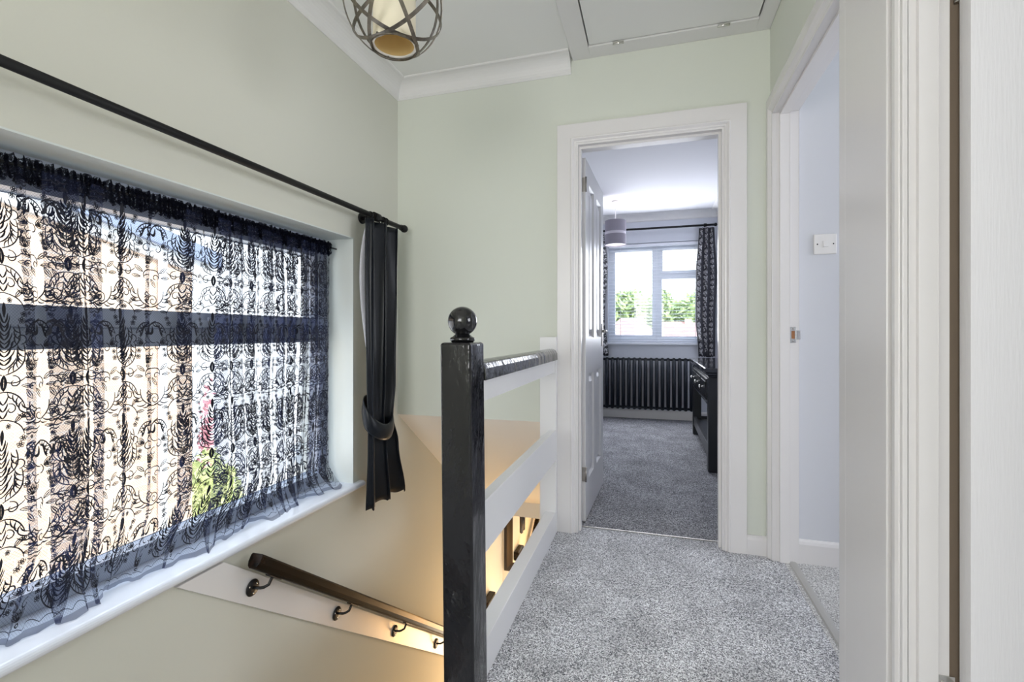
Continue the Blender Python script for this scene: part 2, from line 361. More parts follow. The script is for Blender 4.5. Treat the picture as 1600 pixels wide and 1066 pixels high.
# ------------------------------------------------------------------ architraves and linings
def sweep3(name, plane, face, sgn, o0, o1, oh, prof, matl, z0=0):
    """three-sided architrave; plane 'y': opening in X on wall face Y=face. prof: (d outwards, p out of wall)"""
    mb = MB()
    def pt(u, z, p): return (u, face+sgn*p, z) if plane == 'y' else (face+sgn*p, u, z)
    rings = [[pt(o0-d, z0, p) for d, p in prof], [pt(o0-d, oh+d, p) for d, p in prof], [pt(o1+d, oh+d, p) for d, p in prof], [pt(o1+d, z0, p) for d, p in prof]]
    mb.loft(rings, True, True, 0, False)
    return struct(mb.build(name, matl, bevel=.0015))
AR = [(.0, 0), (.0, .004), (.010, .004), (.012, .009), (.020, .010), (.022, .014), (.028, .022), (.033, .022), (.036, .018), (.106, .018), (.106, 0)]
sweep3('trim_5', 'y', WY, -1, DX0, DX1, DH, AR, M['white'])
def lining(name, plane, o0, o1, oh, a0, a1, s0, s1, matl):
    """jambs and head of thickness .03 around the opening, with a stop between s0..s1 standing 12 mm proud"""
    mb = MB()
    def b(u0, u1, q0, q1, z0, z1):
        mb.box(u0, u1, q0, q1, z0, z1) if plane == 'y' else mb.box(q0, q1, u0, u1, z0, z1)
    b(o0-.03, o0, a0, a1, 0, oh+.03); b(o1, o1+.03, a0, a1, 0, oh+.03); b(o0, o1, a0, a1, oh, oh+.03)
    b(o0, o0+.012, s0, s1, 0, oh); b(o1-.012, o1, s0, s1, 0, oh); b(o0+.012, o1-.012, s0, s1, oh-.012, oh)
    return struct(mb.build(name, matl, bevel=.0012))
lining('trim_6', 'y', DX0, DX1, DH, WY-.003, 2.562, WY+.025, WY+.06, M['white'])
# right doorway to the box room (opening in Y 1.58 .. 2.40)
AR2 = [(.0, 0), (.0, .004), (.012, .005), (.020, .010), (.030, .018), (.045, .018), (.045, 0)]
R0, R1, RH = 1.575, 2.398, 2.02
AR3 = [(.0, 0), (.0, .004), (.012, .005), (.020, .010), (.030, .018), (.075, .018), (.075, 0)]
# head and near leg wide; the far leg is squeezed by the corner
mb = MB()
def rp_(u, z, p): return (XR-p, u, z)
near = AR3; far = [(d*.62, p) for d, p in AR3]
mb.loft([[rp_(R0-d, 0, p) for d, p in AR3], [rp_(R0-d, RH+d, p) for d, p in AR3], [rp_(R1+d2, RH+d, p) for (d, p), (d2, _) in zip(AR3, far)], [rp_(R1+d, 0, p) for d, p in far]], True, True, 0, False)
struct(mb.build('trim_7', M['white'], bevel=.0015))
lining('trim_8', 'x', R0, R1, RH, XR-.003, XR+.105, XR+.026, XR+.066, M['white'])
# near doorway (opening in Y .42 .. 1.2)
N0, N1 = .44, 1.205
sweep3('trim_9', 'x', XR, -1, N0, N1, 1.99, [(.0, 0), (.0, .004), (.010, .006), (.012, .014), (.020, .018), (.034, .018), (.040, .012), (.046, .012), (.050, .006), (.060, .006), (.060, 0)], M['white'])
lining('trim_10', 'x', N0, N1, 1.99, XR-.012, XR+.070, XR+.012, XR+.046, M['white'])
# flat board on the pier between the two doorways
struct(MB().box(XR-.018, XR, 1.262, 1.501, 0, 2.3).build('trim_11', M['white'], bevel=.002))

struct(MB().box(.5905, 1.36, 1.207, 1.2355, 0, CZ).build('trim_15', M['timber']))  # brown box added behind the door gap to make it read dark
# skirting
def skirt(name, axis, face, sgn, a0, a1, hgt, matl):
    pr = [(0, 0), (.016, 0), (.016, hgt-.02), (.012, hgt-.008), (.006, hgt), (0, hgt)]
    mb = MB()
    for (s0, s1) in ((a0, a1),):
        r0 = [((s0, face+sgn*p, z) if axis == 'x' else (face+sgn*p, s0, z)) for p, z in pr]
        r1 = [((s1, face+sgn*p, z) if axis == 'x' else (face+sgn*p, s1, z)) for p, z in pr]
        mb.loft([r0, r1], True, True, 0, False)
    return struct(mb.build(name, matl))
skirt('baseboard_far', 'x', WY, -1, DX1+.106, XR-.001, .088, M['white'])
skirt('baseboard_box_room', 'x', 2.42, -1, XR+.105, 2.9, .105, M['white'])
skirt('baseboard_bedroom_back', 'x', BY, -1, XL+.02, BR, .105, M['white'])
skirt('baseboard_bedroom_right', 'y', BR, -1, 2.56, BY-.016, .105, M['white'])
skirt('baseboard_pier', 'y', XR-.012, -1, 1.262, 1.497, .02, M['white'])

# ------------------------------------------------------------------ attic hatch
m = MB(); fx0, fx1 = -.395, XR-.001; fy0, fy1 = 1.53, WY-.001; zt = CZ-.018
for (a, b_, c, d) in ((fx0, hx0, fy0, fy1), (hx1, fx1, fy0, fy1), (hx0, hx1, fy0, hy0), (hx0, hx1, hy1, fy1)): m.box(a, b_, c, d, zt, CZ)
struct(m.build('trim_12', M['cove'], bevel=.002))
ha = tag(thing('attic_hatch', 'white loft hatch panel set in the landing ceiling', 'hatch', ((hx0+hx1)/2, (hy0+hy1)/2, CZ)), 'white loft hatch panel set in the landing ceiling', 'hatch')
MB().box(hx0+.006, hx1-.006, hy0+.006, hy1-.006, CZ-.012, CZ+.01).build('panel', M['ceil'], ha, bevel=.001)
MB().box(hx0-.02, hx1+.02, hy0-.02, hy1+.02, CZ+.02, CZ+.12).build('hatch_upstand', M['dark'], ha)
for x in (-.16, .31):
    mm = MB(); mm.box(x-.026, x+.026, hy1-.010, hy1+.012, zt-.003, zt); mm.tube([(x-.026, hy1+.001, zt-.004), (x+.026, hy1+.001, zt-.004)], .0035, 8)
    mm.build('hinge', M['chrome'], ha)

# ------------------------------------------------------------------ window 1 (landing, left wall)
def winparent(name, loc):
    o = bpy.data.objects.new(name, None); C.objects.link(o); o.location = loc; o['kind'] = 'structure'; return o
W0, W1, WZ0, WZ1 = .33, 2.025, .291, 1.495
w1 = winparent('window_1', (-1.6, 1.36, WZ0))
def bar(mb, y0, y1, z0, z1, x0=-1.63, x1=-1.565): mb.box(x0, x1, y0, y1, z0, z1)
m = MB(); bar(m, W0, W1, WZ1-.05, WZ1); bar(m, W0, W1, WZ0, WZ0+.055); bar(m, W0, W0+.05, WZ0+.055, WZ1-.05); bar(m, W1-.05, W1, WZ0+.055, WZ1-.05); bar(m, W0+.05, W1-.05, .985, 1.045)
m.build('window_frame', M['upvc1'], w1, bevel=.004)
m = MB(); a, b_ = W0+.05, W1-.05; z0, z1 = 1.045, WZ1-.05
for q in ((a, b_, z0, z0+.055), (a, b_, z1-.045, z1), (a, a+.045, z0+.055, z1-.045), (b_-.045, b_, z0+.055, z1-.045)): bar(m, *q, x0=-1.625, x1=-1.555)
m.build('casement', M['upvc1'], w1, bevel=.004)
m = MB(); m.box(-1.604, -1.600, a+.045, b_-.045, z0+.055, z1-.045); m.box(-1.604, -1.600, a, b_, WZ0+.055, .985); m.build('pane', M['glass'], w1)
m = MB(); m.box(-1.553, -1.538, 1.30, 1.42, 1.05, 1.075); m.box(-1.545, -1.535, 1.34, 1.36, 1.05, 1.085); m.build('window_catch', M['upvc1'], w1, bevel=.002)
# reveal lining painted pale
m = MB(); m.box(-1.56, XL-.0005, W1-.001, W1+.0, WZ0, WZ1)
rv = MB(); tt = .004
rv.box(-1.71, XL+.0008, W1-tt, W1+.001, WZ0, WZ1); rv.box(-1.71, XL+.0008, W0-.001, W0+tt, WZ0, WZ1); rv.box(-1.71, XL+.0008, W0, W1, WZ1-tt, WZ1+.001)
struct(rv.build('trim_13', M['reveal']))
# sill board with a rounded nose
m = MB(); nz = [( -1.64, .262), (-1.393, .262)]+[(-1.393+.016*math.sin(t), .2765-.0145*math.cos(t)) for t in [PI*k/8 for k in range(1, 8)]]+[(-1.393, .291), (-1.64, .291)]
m.loft([[(x, W0+.0, z) for x, z in nz], [(x, W1, z) for x, z in nz]], True, True)
for (y0, y1) in ((W0-.06, W0), (W1, W1+.055)):
    nn = [(max(x, XL), z) for x, z in nz]; m.loft([[(x, y0, z) for x, z in nn], [(x, y1, z) for x, z in nn]], True, True)
o = m.build('window_sill', M['sill'], w1)
for p in o.data.polygons: p.use_smooth = False

# ------------------------------------------------------------------ damask motif strokes (shared by the lace and the bedroom curtains)
def arc(cx, cy, r0, r1, t0, t1, n=10):
    return [(cx+(r0+(r1-r0)*k/n)*math.cos(t0+(t1-t0)*k/n), cy+(r0+(r1-r0)*k/n)*math.sin(t0+(t1-t0)*k/n)) for k in range(n+1)]
def bez(p0, p1, p2, n=7):
    return [((1-t)**2*p0[0]+2*t*(1-t)*p1[0]+t*t*p2[0], (1-t)**2*p0[1]+2*t*(1-t)*p1[1]+t*t*p2[1]) for t in [k/n for k in range(n+1)]]
def motif(style):
    S_ = []   # (pts, w0, wmid, w1)
    th = .0011
    def s(p, a=th, m_=th*1.35, b=th*.7): S_.append((p, a, m_, b))
    def frond(p0, p1, p2, n, L, side, bend=.5):
        path = bez(p0, p1, p2, 14); s(path, th, th*1.5, th); n = max(4, n-2); L *= 1.45
        for k in range(1, n+1):
            i = int(14*(k/(n+1))); x, y = path[i]; dx, dy = path[i+1][0]-path[i-1][0], path[i+1][1]-path[i-1][1]
            q = math.hypot(dx, dy); dx /= q; dy /= q; nx, ny = -dy*side, dx*side
            l = L*(.45+.7*math.sin(PI*k/(n+1)))
            e = (x+nx*l*.75+dx*l*.9, y+ny*l*.75+dy*l*.9); c = (x+nx*l*.75+dx*l*.15, y+ny*l*.75+dy*l*.15)
            s(bez((x, y), c, e, 5), th*.6, th*1.7, th*.4)
    def leaf(x, y, a, l):
        e = (x+l*math.cos(a), y+l*math.sin(a)); nx, ny = -math.sin(a)*l*.32, math.cos(a)*l*.32; mx_, my = (x+e[0])/2, (y+e[1])/2
        s(bez((x, y), (mx_+nx, my+ny), e, 6), th*.6, th, th*.6); s(bez((x, y), (mx_-nx, my-ny), e, 6), th*.6, th, th*.6); s([(x, y), (mx_, my), (x+(e[0]-x)*.8, y+(e[1]-y)*.8)], th*.6, th*1.4, th*.3)
    def flower(x, y, r):
        for k in range(5):
            a = 2*PI*k/5+.3; s(arc(x+r*math.cos(a), y+r*math.sin(a), r*.5, r*.5, 0, 2*PI, 6), th*.8, th*.8, th*.8)
        s(arc(x, y, r*.35, r*.35, 0, 2*PI, 5), th, th, th)
    if style == 'A':      # crowned scroll with big side fronds
        s(bez((0, .046), (.004, .036), (.016, .034))); s(bez((.016, .034), (.010, .026), (.002, .028)))
        s(arc(.022, .018, .017, .003, 2.4, -6.2, 22)); s(bez((0, .004), (.012, -.006), (.032, .002))); s(bez((0, .010), (.006, .022), (.010, .030)))
        frond((.020, .000), (.062, .010), (.058, .052), 7, .017, -1)
        s(bez((.0, -.012), (.014, -.02), (.024, -.010))); s(bez((0, -.02), (.010, -.030), (.018, -.018)))
        s(bez((0, -.028), (.004, -.032), (.0, -.036)))
        # heart stem going down with large curled frond
        s(bez((0, -.084), (.006, -.050), (.034, -.044), 10), th, th*1.8, th)
        frond((.010, -.058), (.050, -.030), (.066, -.082), 8, .020, -1)
        s(bez((.004, -.078), (.024, -.092), (.020, -.060)), th, th*4, th)
        s(bez((0, -.086), (.010, -.115), (.030, -.110))); s(arc(.034, -.122, .014, .003, 1.6, -4.0, 16))
        for a in (-.2, .35, .9): leaf(.046, -.112, a, .024)
        s(arc(.016, -.142, .014, .003, 1.2, 6.6, 16))
        for a in (PI/2-.75, PI/2-.38, PI/2): leaf(0, -.172, a, .026)
        s(arc(0, -.180, .004, .004, 0, 2*PI, 6))
        s(bez((.002, -.19), (.052, -.180), (.040, -.215), 9)); s(arc(.030, -.212, .012, .003, .1, 5.2, 14)); leaf(.044, -.196, .7, .03); leaf(.05, -.21, .1, .026); leaf(.014, -.216, -1.0, .03)
        flower(.075, -.05, .0052); flower(.062, -.150, .0052); flower(.070, .02, .0046)
    else:                 # tall leafy spire
        for k in range(6):
            y = .075-.020*k; l = .010+.0018*k
            s(bez((0, y-.012), (l*.9, y-.006), (l, y+.012)), th, th*2.6, th*.5)
            s(bez((0, y-.022), (l*1.3, y-.014), (l*1.55, y+.006)), th, th*1.8, th*.5)
        frond((.004, -.06), (.060, -.050), (.046, .012), 9, .019, 1); frond((.008, .0), (.050, .01), (.034, .060), 6, .014, 1)
        s(arc(.040, .026, .014, .003, -1.5, 4.6, 18)); s(arc(.026, -.078, .016, .003, 1.8, -4.4, 18))
        s(bez((0, -.06), (.010, -.080), (.0, -.098)), th, th*4, th); s(bez((0, -.075), (.034, -.088), (.052, -.066)))
        frond((0, -.10), (.040, -.100), (.050, -.140), 6, .015, -1); s(arc(.020, -.142, .014, .003, 1.9, -4.0, 16))
        for k in range(3): s(bez((0, -.130-.016*k), (.010, -.124-.016*k), (.013, -.110-.016*k)), th, th*2.2, th*.5)
        s(bez((0, -.165), (.045, -.17), (.05, -.205))); leaf(.03, -.175, .9, .026); leaf(.046, -.195, .1, .024)
        s(bez((0, .076), (.004, .098), (0, .112)), th, th*3, th*.5); flower(.048, .085, .0050); flower(.058, -.012, .0046); flower(.016, .118, .0044)
    full = []
    for p, a, m_, b in S_:
        full.append((p, a, m_, b)); full.append(([(-x, y) for x, y in p], a, m_, b))
    return full
MOT = {'A': motif('A'), 'B': motif('B')}
def strokes_on(mb, surf, strokes, cx, cy, off, s0, s1, v0, v1, mi, scale=1, fat=1, uv=None):
    """lay flat ribbons on a cloth surface surf(s,v) -> (point, normal)"""
    for pts, a, m_, b in strokes:
        q = [(cx+x*scale, cy+y*scale) for x, y in pts]
        if any(not (s0 < x < s1 and v0 < y < v1) for x, y in q): continue
        n = len(q); vs = []
        for i, (x, y) in enumerate(q):
            dx, dy = q[min(i+1, n-1)][0]-q[max(i-1, 0)][0], q[min(i+1, n-1)][1]-q[max(i-1, 0)][1]; l = math.hypot(dx, dy) or 1
            t = i/(n-1); wd = (a*(1-t)+b*t)*(1-4*t*(1-t))+m_*4*t*(1-t); wd *= fat*.75
            nx, ny = -dy/l*wd, dx/l*wd
            for sg in (1, -1):
                p, nn = surf(x+nx*sg, y+ny*sg); vs.append(tuple(p+nn*off))
                if uv is not None: uv.append((x, y))
        mb.add(vs, [(2*i, 2*i+1, 2*i+3, 2*i+2) for i in range(n-1)], mi)

# ------------------------------------------------------------------ lace curtain
def fold_path(bands, y0, y1, gap=.009):
    """list of (Y, X offset) for a cloth that doubles back on itself at every band"""
    pts = [(y0, 0)]
    for k, (a, b_) in enumerate(bands):
        wdt = b_-a
        g = min(gap, wdt*.3)
        pts += [(a-.004, -g*.3), (b_-wdt*.12, g*.2), (b_, g*.8), (b_-wdt*.12, g*1.3), (a+wdt*.12, g*1.5), (a, g*2.0), (a+wdt*.12, g*2.6), (b_+.004, g*1.3)]
        nxt = bands[k+1][0] if k+1 < len(bands) else y1
        if nxt-b_ > .05: pts += [((b_+nxt)/2, -g*.4)]
    pts.append((y1, 0)); return pts
def resample(pts, step):
    # Catmull-Rom then arc-length
    P_ = [pts[0]]+pts+[pts[-1]]; dense = []
    for i in range(1, len(P_)-2):
        p0, p1, p2, p3 = P_[i-1:i+3]
        for k in range(10):
            t = k/10
            dense.append(tuple(.5*((2*p1[j])+(-p0[j]+p2[j])*t+(2*p0[j]-5*p1[j]+4*p2[j]-p3[j])*t*t+(-p0[j]+3*p1[j]-3*p2[j]+p3[j])*t**3) for j in (0, 1)))
    dense.append(P_[-1]); cum = [0]
    for a, b_ in zip(dense, dense[1:]): cum.append(cum[-1]+math.dist(a, b_))
    n = int(cum[-1]/step); out = []; j = 0
    for k in range(n+1):
        d = cum[-1]*k/n
        while j < len(cum)-2 and cum[j+1] < d: j += 1
        t = (d-cum[j])/max(1e-9, cum[j+1]-cum[j]); out.append(tuple(dense[j][q]*(1-t)+dense[j+1][q]*t for q in (0, 1)))
    return out, cum[-1]
bands = [(.46, .50), (.60, .66), (.715, .735), (.790, .815), (.842, .935), (.948, .985), (1.03, 1.045), (1.105, 1.12), (1.200, 1.255), (1.322, 1.388), (1.402, 1.452), (1.470, 1.528), (1.545, 1.608), (1.622, 1.678), (1.692, 1.75), (1.762, 1.812), (1.822, 1.875), (1.885, 1.955)]
path, PL = resample(fold_path(bands, .35, 1.978), .004)
LX, LZ0, LZ1 = -1.515, .2935, 1.44
NP = len(path)-1
def lace(s, v):
    q = max(0, min(.9999, s/PL))*NP; i = int(q); t = q-i
    y = path[i][0]*(1-t)+path[i+1][0]*t; x = path[i][1]*(1-t)+path[i+1][1]*t
    wb = max(0, 1-v/.22)**1.5*.62; y = y*(1-wb)+(.35+(1.978-.35)*s/PL)*wb; x *= 1-wb*.5
    # folds drift sideways with height
    y += (.012*math.sin(v*2.6+y*9)+.006*math.sin(v*7+s*3))*(min(1, max(0, (y-.36)/.1)))*(min(1, max(0, (1.98-y)/.1)))
    x = LX+x*(1+.4*math.sin(v*5+s))+.006*math.sin(s*9+v*3)
    spill = .055+.028*math.sin(s*7.3)+.015*math.sin(s*17)
    hem = .010*abs(math.sin(s*PI/.11))
    L = .12
    if v < L:
        u_ = (L-v)/L; x += spill*u_**1.7; z = LZ0+.0015+.0*u_+(v*.80)*(1-u_**3*.55)+.018*max(0, math.sin(s*23+1))*u_*(1-u_)*2
        x += hem*u_**4*-1
    else: z = LZ0+.0015+.80*L+(v-L)*(LZ1-LZ0-.80*L)/(1.14-L)
    return Vector((x, y, z))
def lsurf(s, v):
    p = lace(s, v); a = lace(s+.002, v)-lace(s-.002, v); b_ = lace(s, min(1.14, v+.004))-lace(s, max(0, v-.004)); n = a.cross(b_)
    n = n.normalized() if n.length > 1e-9 else Vector((1, 0, 0))
    return p, (n if n.length else Vector((1, 0, 0)))
lc = thing('lace_curtain', 'sheer black lace curtain with scrolling damask pattern hanging over the left window', 'curtain', (-1.515, 1.36, LZ0))
m = MB(); m.uv = []
cols = int(PL/.005); vr = [0, .004, .008, .012, .018, .026, .036, .048, .062, .078, .098, .12]+[.12+1.02*k/26 for k in range(1, 27)]
vs = []
for i in range(cols+1):
    s_ = PL*i/cols
    for v in vr: vs.append(tuple(lace(s_, v))); m.uv.append((s_, v))
nv = len(vr)
m.add(vs, [(i*nv+k, (i+1)*nv+k, (i+1)*nv+k+1, i*nv+k+1) for i in range(cols) for k in range(nv-1)], 0, True)
TW, TH = .235, .30
for i in range(-1, int(PL/TW)+2):
    for j in range(-1, 5):
        strokes_on(m, lsurf, MOT['A'], .10+i*TW, .22+j*TH, .0014, .004, PL-.004, .03, 1.135, 1, 1.0, 1.35, m.uv)
        strokes_on(m, lsurf, MOT['B'], .10+(i+.5)*TW, .10+j*TH, .0014, .004, PL-.004, .03, 1.135, 1, 1.0, 1.35, m.uv)
# scalloped cord near the hem
cord = [(PL*k/1200, .022+.010*abs(math.sin(PL*k/1200*PI/.055))) for k in range(1, 1200)]
strokes_on(m, lsurf, [(cord, .001, .001, .001)], 0, 0, .0014, .0, PL, .0, 1.2, 1, 1, 1.0, m.uv)
m.build('net_cloth', [M['net'], M['lace']], lc)
# gathered heading on its wire
m = MB(); m.uv = []; vs = []; NH = 1200
hz = [LZ1-.034, LZ1-.022, LZ1-.008, LZ1+.004, LZ1+.015, LZ1+.026]
for i in range(NH+1):
    y = .35+(1.975-.35)*i/NH
    for k, z in enumerate(hz):
        am = (.006, .010, .006, .010, .012, .008)[k]
        a = am*math.sin(i*.62+.5*k+2.2*math.sin(i*.071))+am*.35*math.sin(i*1.9+k)
        vs.append((LX+.010+a, y+.002*math.sin(i*.9+k), z+(.004*math.sin(i*.31)+.003*math.sin(i*.83) if k in (0, 5) else 0))); m.uv.append((i*.006, z))
m.add(vs, [(i*6+k, (i+1)*6+k, (i+1)*6+k+1, i*6+k+1) for i in range(NH) for k in range(5)], 0, True)
m.build('gathered_heading', M['heading'], lc)
MB().tube([(LX+.01, W0+.004, LZ1+.004), (LX+.01, W1-.004, LZ1+.004)], .004, 8).build('curtain_wire', M['pole'], lc)

# ------------------------------------------------------------------ curtain pole, rings, black curtain
PX, PZ = -1.325, 1.607
t = thing('curtain_pole', 'long black curtain pole with ball end above the left window', 'curtain pole', (PX, 1.3, PZ))
MB().tube([(PX, .25, PZ), (PX, 2.345, PZ)], .0125, 20).build('rod', M['pole'], t)
def finial(y, sg, par):
    prof = [(.0125, 0), (.016, .002), (.016, .010), (.010, .014), (.012, .018)]+[(.021*math.sin(a), .036-.021*math.cos(a)) for a in [PI*k/12 for k in range(2, 13)]]
    mb = MB(); rings = [[(PX+r*math.cos(2*PI*k/20), y+sg*d, PZ+r*math.sin(2*PI*k/20)) for k in range(20)] for r, d in prof]; mb.loft(rings)
    return mb.build('finial', M['pole'], par)
finial(2.335, 1, t); finial(.26, -1, t)
for by in (2.09, .36):
    m = MB(); m.tube([(PX, by-.022, PZ), (PX, by+.022, PZ)], .021, 20); m.tube([(PX-.01, by, PZ), (XL+.008, by, PZ)], .011, 14); m.tube([(XL+.0005, by, PZ), (XL+.010, by, PZ)], .028, 20); m.build('bracket', M['pole'], t)
ring_m = MB().loft([[(PX+(.019+.0035*math.cos(2*PI*k/8))*math.cos(2*PI*j/20), .0035*math.sin(2*PI*k/8), PZ-.006+(.019+.0035*math.cos(2*PI*k/8))*math.sin(2*PI*j/20)) for k in range(8)] for j in range(21)], True, False)

def tied_curtain(name, label, cx, rows, amp, folds, matl, zt, zb, ax='y', thick=.006, pattern=False, group=None, nrow=46, phase=0.):
    """rows: (z, centre, half width, depth scale) along the wall axis"""
    root = thing(name, label, 'curtain', (cx, rows[0][1], zb) if ax == 'y' else (rows[0][1], cx, zb), group)
    def prof(z):
        for (z0, c0, w0, d0), (z1, c1, w1, d1) in zip(rows, rows[1:]):
            if z0 >= z >= z1:
                q = (z0-z)/(z0-z1); q = q*q*(3-2*q); return c0+(c1-c0)*q, w0+(w1-w0)*q, d0+(d1-d0)*q
        return rows[-1][1:]
    def surf(a, z):
        c, wd, d = prof(z)
        th = a*folds*2*PI+phase
        off = amp*d*(math.sin(th)+.18*math.sin(2.3*th+z*3))
        u = c+wd*(2*a-1)+wd*.10*math.sin(2*th+.4)
        return Vector((cx+off, u, z)) if ax == 'y' else Vector((u, cx+off, z))
    n = 96; m = MB(); rows_ = []
    for k in range(nrow+1):
        z = zt+(zb-zt)*k/nrow; rows_.append([tuple(surf(i/n, z+(.006*math.sin(i*.5) if k == nrow else 0))) for i in range(n+1)])
    m.loft(rows_, False, False)
    o = m.build('cloth', matl, root); so_ = o.modifiers.new('s', 'SOLIDIFY'); so_.thickness = thick; so_.offset = 0
    return root, surf
bc, bs = tied_curtain('black_curtain', 'black satin curtain tied back at the right end of the landing pole', PX+.0, [(1.585, 2.135, .135, .8), (1.3, 2.125, .130, 1.), (.78, 2.115, .115, 1), (.60, 2.110, .100, .85), (.45, 2.13, .125, 1.), (.17, 2.155, .165, 1.15)], .030, 2.3, M['satin'], 1.585, .175)
m = MB(); rows_ = []
for k in range(31):
    z = 1.56-.60*k/30; bow = .026*math.sin(PI*(k/30)**.8)
    rows_.append([(XL+.035+.02*j/4, 2.085-bow*2*(1-j/4)-.01+.02*j/4, z) for j in range(5)])
m.loft(rows_, False, False); o = m.build('lining', M['lining'], bc); o.modifiers.new('s', 'SOLIDIFY').thickness = .002
# tieback band
m = MB(); rows_ = []
for zz in range(9):
    f_ = zz/8; ring = []
    for k in range(49):
        a = 2*PI*k/48; fr = .5+.5*math.cos(a)     # 1 towards the room
        y = 2.112+(.106+.006*math.sin(f_*PI))*math.sin(a); x = PX+.0+(.052+.010*math.sin(f_*PI))*math.cos(a)
        top = .72-.145*fr**1.5; bot = .60-.105*fr**1.3
        ring.append((x, y, top+(bot-top)*f_))
    rows_.append(ring)
m.loft(rows_, False, False)
o = m.build('tieback', M['satin'], bc); o.modifiers.new('s', 'SOLIDIFY').thickness = .004
for k, y in enumerate((2.035, 2.150, 2.175)):
    r = ring_m.build('ring', M['pole'], bc) if k == 0 else r0.copy()
    if k == 0: r0 = r
    else: C.objects.link(r)
    r.matrix_parent_inverse = Matrix.Translation(Vector((0, y, 0))-bc.location)

# ------------------------------------------------------------------ landing balustrade
def on(mbf): return mbf
t = thing('newel_post', 'glossy black square newel post topped with a round ball finial', 'newel post', (-.512, 1.262, 0))
nx0, nx1, ny0, ny1, nzt = -.5616, -.4716, 1.2, 1.31, 1.003
def ring_sq(z, ch, gr=0, lean=0):
    x0, x1, y0, y1 = nx0-gr+lean, nx1+gr+lean, ny0-gr, ny1+gr
    return [(x0+ch, y0, z), (x1-ch, y0, z), (x1, y0+ch, z), (x1, y1-ch, z), (x1-ch, y1, z), (x0+ch, y1, z), (x0, y1-ch, z), (x0, y0+ch, z)]
m = MB(); m.loft([ring_sq(z, .004, g, lean=.011*(1-z)) for z, g in ((-.28, 0), (.2, 0), (.5, 0), (.8, 0), (nzt-.006, 0), (nzt, -.006))], True, True, 0, False)
m.build('post', M['black'], t, bevel=.003)
bx, by = -.5175, 1.257
m = MB(); m.lathe(bx, by, [(.030, nzt), (.034, nzt+.003), (.036, nzt+.009), (.034, nzt+.013), (.028, nzt+.016), (.021, nzt+.022), (.0185, nzt+.026)]+[(.0415*math.sin(a), 1.0625-.0415*math.cos(a)) for a in [PI*k/22 for k in range(3, 22)]]+[(.0008, 1.104)], 40)
m.build('ball_finial', M['blackp'], t)
t = thing('landing_balustrade', 'white three-board balustrade with black handrail along the landing edge', 'balustrade', (-.5, 1.9, 0))
y0, y1 = 1.312, 2.405
hp = [(-.545, .890), (-.5425, .925), (-.532, .942), (-.515, .947), (-.495, .947), (-.478, .942), (-.468, .925), (-.4655, .890)]
m = MB(); m.loft([[(x, y, z) for x, z in hp] for y in (y0, y1)], True, True, 0, False); m.build('handrail', M['black'], t, bevel=.004)
for z0_, z1_, x0_, x1_, nm in ((.826, .890, -.520, -.480, 'top_board'), (.377, .532, -.512, -.475, 'middle_board'), (.0, .112, -.530, -.476, 'bottom_board')):
    MB().box(x0_, x1_, y0, 2.4, z0_, z1_).build(nm, M['whitec'], t, bevel=.002)
m = MB(); m.box(-.559, -.4745, 2.4, WY-.0005, 0, 1.008); m.build('half_newel', M['whitec'], t, bevel=.0025)

# ------------------------------------------------------------------ wall handrail with its board
BX = XL+.018
m = MB()
def bb(y): return .254-.758*(y-1.105)
def bt(y): return .248-.758*(y-1.278)
m.prism([(1.105, .2525), (1.273, .2525), (4.0, bt(4.0)), (4.0, bb(4.0))], XL+.0005, BX, 'x')
bo = struct(m.build('trim_14', M['white'], bevel=.0025))
t = thing('stair_handrail', 'dark varnished handrail on black iron brackets descending the stairwell wall', 'handrail', (-1.335, 1.35, .2))
rx = -1.337
sec = [(-.026, .018), (-.022, .025), (.022, .025), (.026, .018), (.025, -.004), (.019, -.018), (.010, -.025), (-.010, -.025), (-.019, -.018), (-.025, -.004)]
def rc(y): return .226-.757*(y-1.352)
ca = math.cos(math.atan(.757)); sa = math.sin(math.atan(.757))
m = MB(); rings = []
for y in (1.345, 3.9): rings.append([(rx+u, y+v*sa, rc(y)+v*ca) for u, v in sec])
m.loft(rings, True, True, 0, False); m.build('rail', M['wood'], t, bevel=.002)
def bracket(y):
    cz = bb(y)+.068; m = MB()
    ringa = [(BX+.0005, .024), (BX+.004, .030), (BX+.007, .028), (BX+.008, .010)]
    m.loft([[(x, y+r*math.cos(2*PI*k/24), cz+r*math.sin(2*PI*k/24)) for k in range(24)] for x, r in ringa])
    top = rc(y+.045)-.030
    m.tube([(BX+.006, y, cz), (BX+.030, y+.010, cz-.002), (rx-.020, y+.020, cz-.004), (rx-.006, y+.028, cz+.004), (rx, y+.036, cz+.024), (rx, y+.043, top)], .0055, 10)
    ya, yb = y+.018, y+.072
    m.add([(rx-.011, ya, rc(ya)-.036), (rx+.011, ya, rc(ya)-.036), (rx+.011, yb, rc(yb)-.036), (rx-.011, yb, rc(yb)-.036), (rx-.011, ya, rc(ya)-.031), (rx+.011, ya, rc(ya)-.031), (rx+.011, yb, rc(yb)-.031), (rx-.011, yb, rc(yb)-.031)],
          [(0, 3, 2, 1), (4, 5, 6, 7), (0, 1, 5, 4), (1, 2, 6, 5), (2, 3, 7, 6), (3, 0, 4, 7)])
    o = m.build('bracket', M['iron'], t)
    for a in (.5, 2.6, 4.7):
        yy, zz = y+.019*math.cos(a), cz+.019*math.sin(a)
        s2 = MB(); s2.loft([[(BX+.0075+d, yy+r*math.cos(2*PI*k/10), zz+r*math.sin(2*PI*k/10)) for k in range(10)] for r, d in ((.0045, 0), (.003, .0015), (.0005, .002))])
        so2 = s2.build('screw', M['chrome'], None); so2.parent = o
for y in (1.388, 1.868, 2.378, 2.912, 3.45): bracket(y)

